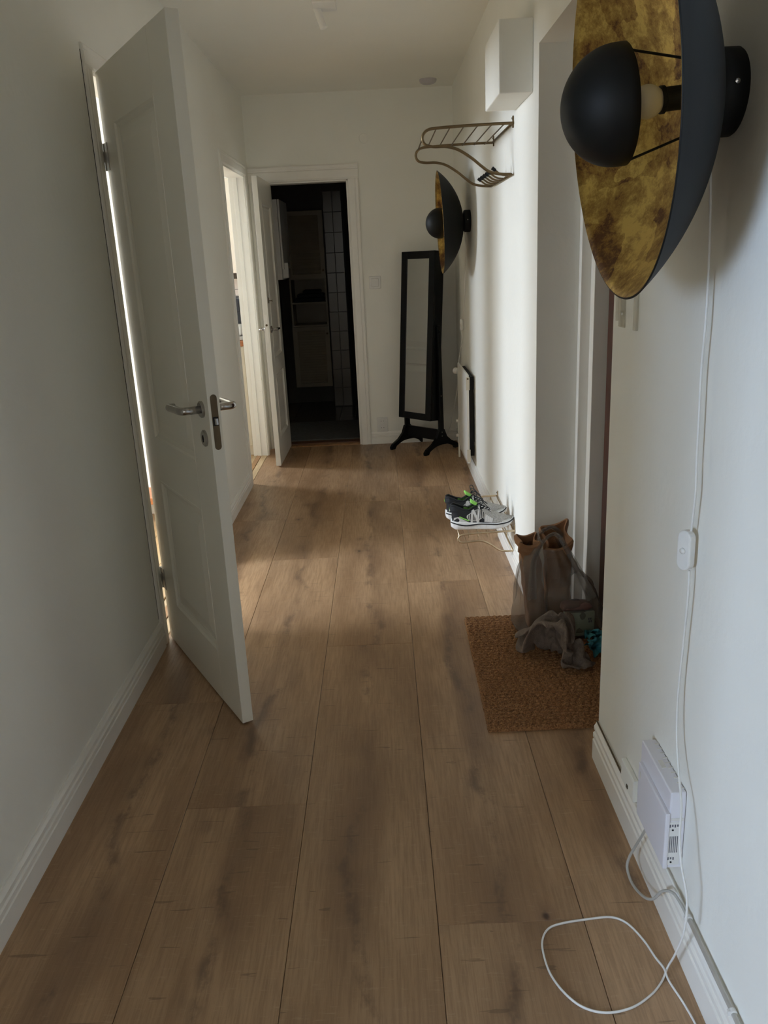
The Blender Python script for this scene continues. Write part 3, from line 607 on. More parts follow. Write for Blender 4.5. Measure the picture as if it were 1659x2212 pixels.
 40, 7, 0, -5, -3, 3, 0, -1, 7, 5, 6, 6, 6, 6, 2, 6, 5, 5, 7, 6, 8, -3, 23, -9, -9, -3, -2, -1, 2, 6, -18, -12, 14, -1, -7, 10, 9, -6, -11, 8, 4, 8, 3, 12,
 35, 1, 0, -3, 0, -1, 1, 4, 3, 7, 6, 5, 6, 6, 7, 1, 6, 3, 8, 6, 9, 3, 18, -11, -13, 0, -3, 1, 0, 6, -7, -16, 5, -2, 3, 7, 9, -13, -4, 6, 7, 8, 12, 9,
 24, 1, 1, -1, -1, 0, 0, 4, 5, 7, 5, 4, 7, 3, 5, 5, 4, 9, 5, 9, 8, 14, 4, -10, -14, -4, -2, 3, 3, 4, -9, -12, 2, 2, 9, 5, 4, -13, -3, 7, 9, 8, 11, 15,
 21, -6, 6, -6, 1, -2, 1, 4, 6, 7, 4, 5, 4, 3, 3, 2, 7, 11, 14, 10, 6, 17, -4, -10, -18, -5, 0, 5, 10, 0, -14, -3, 6, -3, 10, 2, 1, -4, -9, 8, 12, 6, 10, 15,
 10, 1, 0, 1, -4, 0, 1, 3, 6, 6, 6, 6, -2, 2, -2, 3, 9, 15, 17, 11, 9, 19, -12, -9, -12, -14, 1, 6, 12, -1, -12, 7, -3, 6, -2, 4, -3, -3, -4, 8, 10, 12, 6, 14,
 2, -2, 4, -1, 4, 1, 2, 7, -6, 7, 8, 0, 0, -4, 1, 2, 10, 22, 21, 11, 9, 18, -15, -15, -7, -12, -6, 6, 12, 4, -9, 2, 5, 3, -6, 0, -4, 2, 4, 6, 6, 11, 9, 11,
 15, -15, 0, 7, 8, 18, 18, 5, 8, 6, 9, 10, 7, 8, 5, 3, -5, 3, 0, 5, -3, 12, 6, 22, 7, 1, 2, 10, 10, 6, -8, 3, 6, 1, 14, 1, 10, 8, 6, -14, -7, 2, 4, 11,
 19, -10, -6, 6, 9, 13, 15, 2, 13, 11, 8, 11, 6, 5, 8, 8, 7, -1, -1, -4, 5, 11, 5, 25, 9, -1, -11, 5, 8, 9, -5, 4, 9, 10, 14, 0, 13, 7, -1, -8, -10, 1, 2, 13,
 22, 0, -5, -1, 7, 7, 12, 7, 13, 13, 9, 9, 7, 7, 5, 8, 7, 7, 2, -6, 2, 11, 3, 26, 8, -11, -4, 6, 7, 0, 2, 9, 12, 16, 2, 14, 12, 6, -2, -8, -13, -8, 9, 10,
 24, 6, 2, -8, 0, 8, 11, 15, 10, 17, 1, 10, 4, 7, 9, 8, 7, 6, -2, -8, 9, 15, -1, 25, 6, -11, 5, 2, 7, 4, -5, 10, 17, 8, 14, 16, 3, 6, -1, -7, -16, -8, 10, 8,
 21, 9, 8, 3, -2, -1, 13, 15, 17, 8, -1, 8, 2, 10, 8, 8, 7, -5, -3, 6, 6, 19, -2, 19, 7, -1, -2, 7, 6, 2, -2, 11, 9, 20, 16, 11, 2, -9, 3, -14, -5, -1, 13, 7,
 21, 8, 10, 9, -4, 8, 11, 14, 11, 1, 6, 5, 7, 1, 5, 5, 6, 8, 7, -3, 7, 19, -4, 13, 1, 12, -2, 7, 6, -3, 4, 12, 10, 20, 14, 14, -4, -16, 0, -8, -9, 12, 14, 2,
 24, 7, 11, 12, 11, 8, 4, 10, 1, 9, 5, 6, -4, 14, 7, -3, -4, 7, 11, 8, 0, 24, -10, 10, 12, 1, 8, 5, 3, 3, 7, 12, 10, 17, 13, 5, -13, -7, -18, 4, 0, 16, 14, -5,
 25, 11, 19, 16, 0, 6, 8, 9, 2, 6, 4, 6, -10, 14, 3, 10, -8, 10, 8, 1, 12, 19, -8, 9, 10, 7, 6, 6, 6, 2, 9, 13, 9, 14, 8, -8, -2, -25, -10, 2, 11, 14, 15, 6,
 28, 21, 14, 14, 10, 4, 3, 5, 6, 6, 3, -4, -10, 8, 9, 13, -3, 7, 7, 8, 12, 13, -5, 6, 8, 9, 8, 6, 6, 7, 10, 12, 10, 9, 4, -4, -20, -20, -2, -3, 13, 11, 13, 7,
 34, 22, 11, 15, 11, 8, 4, 6, 4, 3, -12, -5, 0, 14, -1, 12, 8, 6, 7, 7, 10, 6, 5, 6, 8, 8, 7, 8, 6, 9, 14, 11, 4, -1, 7, -11, -11, -20, -12, 4, 9, 10, 12, 8,
 35, 22, 17, 8, 12, 11, 9, 6, 4, 0, -14, -13, 8, 16, -11, 14, 4, 8, 9, 10, 12, 10, 5, 7, 8, 2, 7, 8, 9, 13, 18, 10, 3, -4, -6, -1, -17, -15, -19, -2, 7, 13, 13, 6,
 31, 18, 18, 9, 14, 13, 11, 9, 6, -1, -16, -17, 13, 18, -18, 9, 13, 8, 6, 9, 12, 11, 9, 7, 9, 6, 1, 5, 9, 19, 22, 11, 2, -5, -6, -7, -15, -17, -19, -8, 7, 9, 14, 3,
 37, 1, 13, 12, 13, 13, 12, 12, 10, 1, -8, -20, 14, 17, -18, 7, 16, 9, 4, 10, 9, 10, 9, 9, 8, 7, 7, 5, 2, 20, 25, 13, 3, -3, -6, -11, -13, -17, -22, -9, -2, 5, 14, 4,
 28, 9, 5, 8, 10, 7, 9, 13, 16, 1, 1, 1, 1, 20, -9, -5, 17, 3, 10, 12, 12, 7, 4, 8, 9, 3, 8, 9, 2, 16, 24, 20, 8, -4, -9, -7, -14, -18, -23, -19, -9, 9, 16, 2,
 25, 7, 7, 6, 2, 7, 10, 11, 10, 4, 5, 9, 6, 14, 5, -9, 19, 4, 3, 15, 7, 8, 8, -1, 6, 7, 8, 8, 8, 8, 21, 19, 13, 5, -6, -8, -13, -18, -26, -29, -9, 6, 15, 7,
 26, 1, 6, 8, 10, 3, 7, 10, 13, 12, -3, 6, 13, 8, 13, -9, 17, 7, 2, 18, -3, 8, 7, 7, 6, 5, 2, 8, 8, 8, 10, 20, 15, 12, -3, -8, -8, -19, -25, -30, -16, 0, 11, 11,
 29, 5, 2, 5, 8, 9, 7, 4, 15, 13, 5, 6, 3, 12, 16, -10, 8, 2, 22, -5, 5, 7, 7, 7, 6, 4, 6, 7, 7, 6, 10, 11, 14, 13, 12, -7, -9, -14, -22, -27, -22, -9, 5, 10,
 29, 8, 8, 2, 6, 6, 10, 7, 13, 10, 6, 4, 9, 6, 17, -2, 6, 1, 12, -3, 12, 9, -3, 2, 4, 8, 7, 7, 7, 6, 0, 13, 15, 14, 14, 0, -8, -11, -18, -22, -21, -14, -2, 4,
 33, 6, 5, 8, 6, 8, 10, 12, 9, 7, 7, 9, 0, 10, 18, 3, 4, 2, -10, 10, 10, 9, 4, 1, -8, 9, 7, 7, 7, -1, 8, 12, 12, 15, 14, 4, -6, -9, -13, -18, -18, -13, -9, -3,
 40, 7, 4, 6, 7, 9, 14, 12, 6, 3, 9, 9, 6, 4, 8, 16, 2, 3, -16, 9, 10, 6, 8, -7, -6, 8, 7, 7, 8, 6, 8, 7, 12, 14, 15, 2, -3, -8, -13, -13, -12, -11, -10, -9,
 46, 6, 7, 4, 8, 15, 11, 10, 3, 2, 11, 10, -4, 8, 10, 13, 6, 0, -14, 6, 10, 8, 1, 3, -14, 12, 11, 1, 7, 13, 9, 8, 10, 9, 14, -3, -5, -4, -11, -10, -7, -12, -5, -8,
 44, 8, 7, 9, 10, 11, 13, 8, 3, 3, 11, 10, -1, 5, 10, 0, 6, 7, -10, 4, 9, 8, 7, -1, -16, 13, 6, 8, 14, 17, 10, 5, 7, 9, 0, -5, -7, -8, 0, -5, -10, -10, -11, -7,
 45, 9, 8, 8, 8, 12, 10, 9, 4, 8, 9, 9, 7, -3, 4, 8, 0, 0, 1, 9, 2, 7, 10, -4, -15, 16, 10, -1, 23, 19, 11, 7, 5, -3, -5, -8, -10, -10, 0, 4, -6, -9, -4, -9,
 48, 6, 9, 4, 9, 14, 10, 8, 8, 8, 8, 6, 8, 8, 3, 1, 6, -5, 1, 2, 8, 4, 10, 2, -20, 14, 10, 5, 28, 24, 10, 4, -4, -9, -11, -13, -11, -10, 2, 7, -2, -7, -7, 6,
 47, 8, 7, 6, 11, 8, 12, 10, 10, 8, 7, 9, 3, 6, 9, 4, 3, 1, 1, -5, 3, 8, 3, 12, -21, 4, 11, 15, 33, 25, 8, -3, -12, -11, -14, -16, -8, -7, 3, 7, 0, -9, -7, 2,
 46, 8, 9, 9, 4, 16, 10, 12, 9, 6, 8, 8, 8, -5, 2, 10, -1, 3, 9, 3, -1, 3, 5, 12, -13, -14, 13, 20, 39, 24, 1, -9, -8, -16, -15, -9, -9, -6, -1, 7, 5, -4, -10, -1,
 51, 4, 8, 5, 14, 14, 10, 10, 8, 8, 8, 8, 7, 2, -1, -2, 11, 5, 0, 5, 8, 3, 2, 7, -16, -16, 18, 15, 38, 25, -4, -3, -12, -12, -14, -8, -9, 4, -10, -3, 4, 8, 3, 1,
 48, 9, 5, 10, 16, 17, 13, -3, 10, 9, 6, 7, 5, 5, -4, 4, 11, 6, 6, -2, 4, 7, 8, -8, -16, -10, 16, 11, 33, 26, 6, -5, -12, -12, -7, -10, -2, -7, -7, -7, -2, 10, 5, -2,
 49, 9, 8, 11, 16, 18, 15, -3, 3, 6, 2, 8, 0, 7, 10, 7, -1, 10, 8, 4, 4, 4, -7, -10, -15, 2, 16, 7, 19, 27, 11, 4, -9, -10, -10, -1, -9, -9, -7, -6, -9, 4, 2, 23,
 55, 4, 5, 12, 17, 20, 19, 2, -15, 2, 7, 7, 7, 7, 13, 4, 3, 9, 5, 2, 0, -6, -9, -10, 3, 12, 2, 8, 11, 20, 20, 14, -7, -9, -8, -10, -5, -8, -9, -9, -8, -3, 19, 3,
 59, 7, 5, 6, 17, 22, 21, -11, -4, -1, 10, 5, 9, 11, 2, 6, 8, 5, -1, -7, -3, -3, -4, 6, 8, 4, 6, 4, 8, 13, 22, 19, -1, -9, -8, -9, -10, -6, -6, -7, -11, -6, 14, 13,
 62, 6, 6, 9, 14, 21, 23, -12, 2, -6, 7, 10, 0, 9, 8, 8, 5, 1, -9, -3, -2, 2, 10, 3, 5, 1, 7, 0, 8, 10, 20, 24, -3, -4, -8, -8, -8, -11, -8, -7, -11, -7, 15, 8,
 67, 9, 10, 10, 10, 16, 22, -13, 4, -6, 9, 2, 7, 9, 8, 0, 6, -6, 6, -4, 5, 3, 4, 5, 1, 1, 9, 5, 5, 2, 14, 26, 8, -17, -2, -6, -11, -13, -13, -6, -13, 0, 9, 5,
 76, 14, 12, 11, 7, 9, 17, -13, -1, 4, 9, 1, 8, 8, 5, 4, -6, 1, 3, 5, 4, 4, 4, 5, 5, -3, 9, 8, 5, 0, 5, 23, 14, -21, -9, -4, -9, -15, -13, -9, -15, -3, 10, 16,
 90, 14, 14, 10, 4, 3, 13, -12, -1, 6, 12, -1, 10, 10, 2, 0, 4, -1, 2, 3, -3, 8, 5, -5, 7, 8, 7, 6, 9, 1, -4, 23, 13, -23, 1, -11, -13, -19, -17, -12, -13, -4, 11, 14,
 100, 16, 12, 8, -4, 5, 13, -9, 0, 4, 16, -3, 14, 11, 4, 1, -1, 4, 4, 2, -6, -3, 4, 6, 5, 6, 7, 4, 4, 6, -5, 22, 9, -18, -9, -9, -11, -20, -17, -20, -9, 3, -3, 8,
 105, 14, 11, 6, -3, 5, 14, -5, 3, 7, 11, -4, 14, 10, 4, 5, 7, -2, 6, 2, -4, -6, 0, 6, 0, 7, 8, 2, 8, 5, -8, 21, 0, -10, -6, -17, -14, -16, -25, -15, 14, 1, -3, -5,
 108, 10, 7, 8, 1, 7, 13, -1, 6, 10, 5, -6, 14, 9, 6, 5, 6, 6, 8, 1, 2, -11, -5, 4, 3, -1, 6, 5, 8, 8, -9, 8, 1, -6, -12, -16, -16, -14, -22, 1, 4, 8, 2, -10,
 106, 5, 9, 7, 8, 13, 4, 9, 3, 13, -6, 7, 8, 8, 6, 6, 7, 7, 6, 7, 4, -10, -6, -16, 5, 7, 8, 7, 0, 14, -6, -3, -1, -7, -13, -10, -13, -22, -11, 10, -1, 2, 9, -7,
 100, 9, 6, 7, 10, 18, 7, 7, 9, 6, -5, 11, 8, 7, 8, 5, 6, 6, 8, 7, 4, -6, -9, -22, -4, 7, 8, 6, 10, 18, -3, -2, -12, -9, -13, -14, -11, -18, -1, 6, 5, 2, -1, 2,
 99, 9, 3, 11, 13, 16, 11, 6, 10, -5, 6, 8, 6, 10, 8, 7, 4, 7, 11, 8, 5, -6, -12, -24, 2, -8, 8, 7, 18, 20, -5, -11, -8, -10, -10, -13, -14, -11, 1, 6, 7, 2, 0, -2,
 104, 3, 8, 8, 14, 16, 12, 7, 7, -7, 9, 9, 8, 3, 8, 8, 8, 9, 9, 9, 6, -2, -17, -24, -3, -11, 7, 17, 22, 1, 4, -14, -6, -10, -7, -13, -14, -2, -1, 6, 7, 5, 0, -3,
 102, 10, 6, 12, 12, 14, 9, 9, 7, -6, 8, 7, 7, 8, 5, 8, 9, 11, 12, 8, 3, 1, -22, -22, -17, 2, 2, 22, 27, -13, 6, -8, -8, -8, -12, -10, -14, 3, 3, 6, 6, 6, 3, -2,
 105, 9, 11, 9, 11, 10, 9, 4, 8, 8, 5, 2, 9, 6, 9, 8, 7, 8, 9, 6, 4, 6, -22, -25, -24, -1, 10, 24, 29, -17, 11, -9, -7, -10, -11, -15, -4, 8, 4, 5, 6, 4, 3, 1,
 19, -3, -14, 0, 7, 0, 4, 1, 5, -6, -3, 1, 7, 1, 4, -8, 3, -10, 0, 3, -9, -1, 23, -4, 0, -7, -11, 0, -1, 8, 0, 8, 4, 8, 5, -15, -3, 5, 6, 3, 9, 4, -10, -5,
 28, -6, -12, 0, 1, -7, 2, 14, 3, -2, -6, 2, 8, 6, 2, -2, -4, -3, -8, -9, -4, 3, 26, -3, -8, -7, -3, -10, 6, 0, 6, 6, -4, 8, 1, -17, 0, 7, 9, 9, 12, -5, 2, -5,
 33, -11, -9, -10, -2, 7, -5, 13, 9, -6, 9, 0, 5, 3, 4, 3, -2, -6, -13, -11, -9, 6, 28, -3, -7, -4, -10, -11, 0, 8, 9, 4, -2, -3, -11, 10, -3, -4, 10, 13, 14, 4, -4, -1,
 33, -5, -10, -1, -7, -6, -3, 9, 15, 3, 13, 1, 3, 1, 0, -1, -3, -7, -13, -12, -1, 0, 29, -1, -5, -6, -14, -11, 1, 6, 8, -2, 0, -12, 13, -6, -8, 7, 11, 16, 14, 10, -3, -14,
 26, -1, 2, -8, -6, -7, 2, 8, 10, 17, 12, 1, 1, -5, -4, -5, -5, -6, -13, -14, -2, 8, 29, 1, -5, -17, -12, -6, 2, 8, 9, -1, -16, 2, 9, -13, 3, 10, 16, 9, 17, 7, -8, -15,
 23, 5, 2, 0, -4, -3, -1, 7, 16, 14, 7, 0, -5, -15, -8, -5, -8, -3, -9, -12, 0, 14, 27, -3, -13, -8, -10, -6, 5, 8, 8, -1, -17, 2, -4, 3, 9, 11, 20, 12, 5, 2, -13, -14,
 17, 14, 10, 7, 0, -4, -1, 8, 13, -3, 6, -1, -11, -9, -8, -12, -11, -8, -4, 1, 7, 6, 22, -5, -4, -9, -9, -7, 6, 7, 4, -1, -16, -4, 1, 9, 8, 24, 11, 8, 6, -1, -14, -10,
 18, 19, 4, 5, 11, 7, 2, -1, 7, -1, -9, -4, -9, -9, -9, -9, -10, 0, -5, 8, -6, 10, 19, 4, -3, -12, -7, -7, -6, 3, 6, 3, -15, 1, 3, 4, 20, 10, 17, 10, 7, -12, -8, -8,
 24, 14, 17, 0, 6, 9, 7, 2, 0, -4, -11, -10, -10, -10, -12, 1, -13, -5, 7, 3, -8, 13, 15, 8, 1, -7, -10, -5, -7, -4, -4, 10, -10, 3, 5, 8, 5, 17, 18, 9, 5, -14, -8, -3,
 31, 12, 19, 8, 0, 5, 7, -2, -3, -6, -2, -13, -17, -2, -17, 3, -9, -6, -6, 10, -8, 14, 12, 7, 3, 1, -5, -6, -8, -2, -11, -4, 10, 5, 4, 0, 16, 8, 17, 7, 8, -14, -8, 0,
 38, 8, 14, 15, 5, 1, -2, -3, -5, -6, 5, -10, -19, -5, -17, -4, -8, -5, 0, 1, 1, 5, 9, 5, 3, 7, 5, -1, -7, -4, -12, -2, 0, 8, 9, 6, 4, 15, 9, 13, 8, -13, -2, -5,
 39, 11, 5, 14, 3, 1, -1, -2, -5, -5, 4, -1, -10, -15, -15, -15, 1, -5, 6, 1, 1, -2, 2, 3, 3, 6, 9, 9, -2, -6, -14, -9, 4, 10, 10, 9, 3, 3, 11, 17, 5, 4, -7, -9,
 34, 14, 6, 1, 1, 1, 0, 0, -1, -5, 3, 2, 4, -16, -18, -21, -1, 5, -8, 4, 7, 4, 0, 1, 2, 4, 8, 11, 7, -9, -11, -11, 3, 8, 11, 9, 3, 3, 4, 23, 9, 5, -8, -11,
 34, 3, 4, 2, -4, 6, 7, 6, -1, -11, -4, 15, -6, -8, -16, -23, 8, -11, 1, 2, 4, 8, 7, 2, 3, 3, 8, 10, 7, -7, -14, -7, 0, 7, 8, 11, 5, 5, 0, 21, 8, 7, -4, -14,
 33, -4, -1, -2, -1, 0, 3, 9, 3, 9, 1, -6, -5, 2, -15, -23, 10, -9, 8, 0, 9, 7, 6, 6, 2, 3, 6, 6, 7, 2, -12, -9, -7, 5, 7, 9, 8, 1, 4, 12, 14, 7, -1, -14,
 31, -8, -4, -6, 1, -5, -1, 7, 11, 7, 2, -2, -2, 5, -8, -24, 10, -7, 15, 3, 13, 8, 0, 3, 4, 3, 6, 7, 6, 2, -1, -9, -7, -4, 4, 4, 8, 5, 4, 5, 14, 10, -3, 2,
 27, 1, -10, -9, -6, -2, 2, 12, 0, 6, 8, 2, -9, 5, 1, -26, 2, 9, 4, 17, 13, 8, 2, 5, 5, 5, 4, -1, 7, 7, 1, -1, -12, -3, 1, 1, 0, 7, 5, 5, 4, 12, 8, 2,
 17, 5, -1, -10, 1, -6, -1, 11, 0, -3, 3, 4, 4, -10, 15, -28, -1, 8, 21, 17, -3, 5, 11, 10, 8, 1, 4, 4, 6, 6, 2, 0, -4, -9, -3, 4, -1, 4, 5, 4, 5, 2, 12, 7,
 12, -1, 7, 1, -6, 3, -4, 2, 5, -4, -3, -1, 7, 0, 6, -23, 0, 14, 21, 14, -2, 4, 9, 12, 10, 7, 6, 1, 4, 4, 3, 0, -9, 2, -9, 5, 1, 2, 1, 5, 6, 3, 0, 11,
 2, 2, 8, 7, -2, 7, 2, -4, 0, -9, -4, -5, 8, 10, -10, -10, 6, 19, 15, 13, -3, 5, 7, 11, 13, 11, 8, 4, -1, 0, 1, -8, 3, -6, 1, 4, 2, 3, 0, 3, 2, 0, 7, 2,
 3, 1, 1, 8, 6, 3, 10, -2, -8, -12, -7, 2, 9, -3, -6, 4, 6, 18, 14, 11, -2, 3, 9, 13, 12, 10, -4, 7, -4, -1, 7, -2, -4, 6, 1, 1, 1, 9, 3, 0, -3, 3, 2, 1,
 14, 0, -7, -2, 7, 14, 6, -3, -8, -14, -6, 1, 9, 6, -5, 6, 8, 12, 13, 11, 2, -1, 5, 15, 14, 12, -10, 0, -2, 2, 3, 8, -5, 1, 10, 1, 0, -5, 11, 8, 1, 1, 2, 0,
 15, 1, -3, -4, -6, 12, 11, -3, -8, -8, -5, 0, 4, 8, 7, -3, 10, 14, 14, 5, 8, 3, 0, 15, 13, 9, -6, -11, 2, 13, 2, -4, 4, 6, 4, -6, -1, 4, 9, 4, 6, -3, 10, 1,
 6, 5, 1, -7, -4, 10, 9, -3, -4, -4, -5, 6, 0, 3, 8, 7, 3, 9, 11, 9, 2, 9, 1, 16, 7, 16, -7, -15, 12, 8, -5, 7, 7, 0, 3, -7, 5, 1, 6, -3, 6, 7, 5, 1,
 2, 2, 5, -6, 1, 14, -6, 0, 1, -1, -3, -1, 9, 7, -2, 4, 7, 8, 9, 6, 8, 0, 10, 8, 6, 24, -8, -12, 13, -3, 5, 9, 0, 8, -10, 2, -6, 5, 9, -3, 6, 1, 7, 6,
 5, -4, 1, 1, 10, 0, -7, 2, 2, 6, -2, -3, 6, 8, 7, 1, 5, 7, 0, 7, 8, 8, 8, 1, 14, 19, -12, 2, -3, 4, 9, 2, 12, -1, -7, -12, 1, 7, 10, -5, 4, 9, 0, 5,
 13, -9, -2, 9, 2, -10, 8, 7, -6, 1, -1, 2, 7, 10, 7, 7, -6, 1, 9, 6, 2, 7, 9, 9, 3, 17, 1, -12, 11, -3, 7, 11, 9, -10, -5, -9, 3, 6, 0, 9, 4, -5, 11, 10,
 14, 0, -6, -2, -1, -4, 7, 11, 9, -1, -7, 3, 7, 7, 6, 5, -1, -1, 0, 8, 6, 5, 6, 8, 2, 18, 4, -8, -5, 12, 9, 9, 6, -6, -13, -3, 5, 4, -2, 4, 8, -4, 7, 14,
 9, 4, 3, -3, -3, -9, 9, 13, 15, -3, 5, 1, 5, 3, 1, -5, -8, 0, 2, 8, 7, 7, 8, 8, 3, 16, 2, 7, -6, 4, 10, 9, -2, 5, -4, -10, 3, -1, -3, 6, -2, 11, 2, -1,
 17, -7, -3, 0, 2, -8, 9, 16, 7, 14, 6, 3, -3, -9, -1, -7, -6, 3, 7, 8, 8, 5, 7, 7, 11, 3, 7, 3, -6, 16, 3, 0, 8, 3, -2, 0, -9, -4, 0, 1, 5, 13, 5, -4,
 23, -5, -8, -9, 1, -1, 10, 16, 17, 14, 1, 5, -8, -11, -11, -7, 3, 8, 9, 4, 8, 8, 10, 8, 4, -7, 7, 2, -4, 14, -1, 6, 15, 2, -2, -3, 1, 2, -7, 5, 1, 10, 13, -6,
 22, -7, -6, -6, 1, -1, 10, 21, 22, 13, 3, -9, -16, -14, -9, 2, 8, 11, 6, 8, 7, 10, 2, 8, -3, -7, 4, 0, 7, 9, -3, 7, 20, 11, 3, -5, 2, -3, -8, -6, 6, 9, 5, 14,
 21, -8, -4, -3, -2, 0, 10, 25, 25, 11, -2, -20, -20, -12, -2, 10, 11, 11, 9, 8, -3, 8, 8, 4, -7, -7, 0, 9, 2, 9, 7, -3, 24, 3, 8, 8, -1, -8, -4, -12, 0, 8, 10, 19,
 19, 1, -5, -2, -3, -3, 9, 25, 26, 10, -11, -26, -19, -8, 7, 10, 10, 12, 9, 7, 1, -2, 8, 5, -1, -11, 0, 8, 7, 1, 13, -5, 25, -1, 3, 10, 13, -9, -12, -13, 2, 10, 7, 4,
 16, 9, 2, -3, -7, -8, 7, 25, 25, 4, -15, -28, -17, -2, 8, 11, 10, 6, 7, 7, 0, 2, 5, 5, 4, 0, -6, 9, 2, 8, 4, 1, 27, 3, 3, -1, 16, -10, -14, -15, 10, 9, 1, 6,
 18, 5, 7, -3, -10, -8, 6, 24, 22, -4, -14, -27, -11, 0, 5, 9, 0, 5, 9, 10, 2, 4, 6, 6, 5, 5, 1, -5, 6, 6, 4, 9, 29, 9, 2, -9, 6, -13, -18, 4, 12, 9, 7, 3,
 20, 5, 3, -5, -11, -7, 9, 23, 16, -5, -16, -23, -6, 8, -9, 5, 4, -5, 7, 8, 8, 10, 9, 7, 3, 4, 4, -6, 4, 7, 5, 19, 31, 12, -6, 5, -19, -18, -8, 15, 6, 4, 11, 11,
 11, 3, 4, -3, -10, -2, 14, 18, 7, -5, -15, -17, -3, 0, 9, -8, -2, 0, 1, 5, 11, 10, 13, 8, 5, 2, 2, -4, 4, 5, 8, 30, 28, 9, 1, -12, -17, -22, 6, 23, 11, -2, 0, 8,
 10, -4, -1, -1, -3, 7, 17, 8, -3, -3, -14, -11, 8, -9, 10, -2, -2, -5, 6, -6, 5, 20, 13, 4, 4, -6, 4, 4, 11, -3, 19, 30, 15, 6, -1, -17, -16, -11, 20, 19, 15, 2, -8, 1,
 2, 0, 7, -6, 6, 5, 14, -5, 5, -12, -13, 1, 6, -9, 4, 7, -1, -7, 4, -6, 0, 20, 23, -6, 7, 8, 1, -9, 10, 0, 30, 26, 8, 2, -10, -14, -16, 2, 24, 21, 13, 3, -3, -13,
 2, -1, 10, -4, 2, 11, 8, -5, 1, -11, -12, 7, -5, -1, 1, 3, 7, -1, -5, -3, -1, 15, 28, -14, 14, 6, 4, -12, 6, 12, 28, 17, 6, -4, -10, -13, -12, 10, 22, 22, 14, 6, -3, -7,
 10, -7, 0, 8, 6, 5, 4, -2, -6, -9, -7, 0, 1, 8, 2, -4, 1, 3, 2, -2, -3, 11, 26, -20, 16, 4, 8, -10, -1, 26, 20, 7, 2, -3, -10, -10, -8, 16, 18, 20, 16, 10, 2, -5,
 10, 1, -10, 2, 8, 4, 3, -1, -6, -9, 7, 2, -6, 1, 7, 4, -4, 0, 2, 2, 3, 9, 16, -22, 17, 0, 11, -5, 1, 23, 14, 1, 2, -4, -5, -12, 2, 16, 16, 18, 18, 8, 6, -1,
 4, 4, 0, -7, 0, 4, 0, 0, -3, 0, 0, 8, 2, -8, -1, 5, 11, 4, 1, 1, 5, 12, -8, -12, 13, 9, 1, 5, -6, 18, 11, 1, 0, -3, -4, -7, 14, 13, 14, 16, 18, 10, -1, 4]
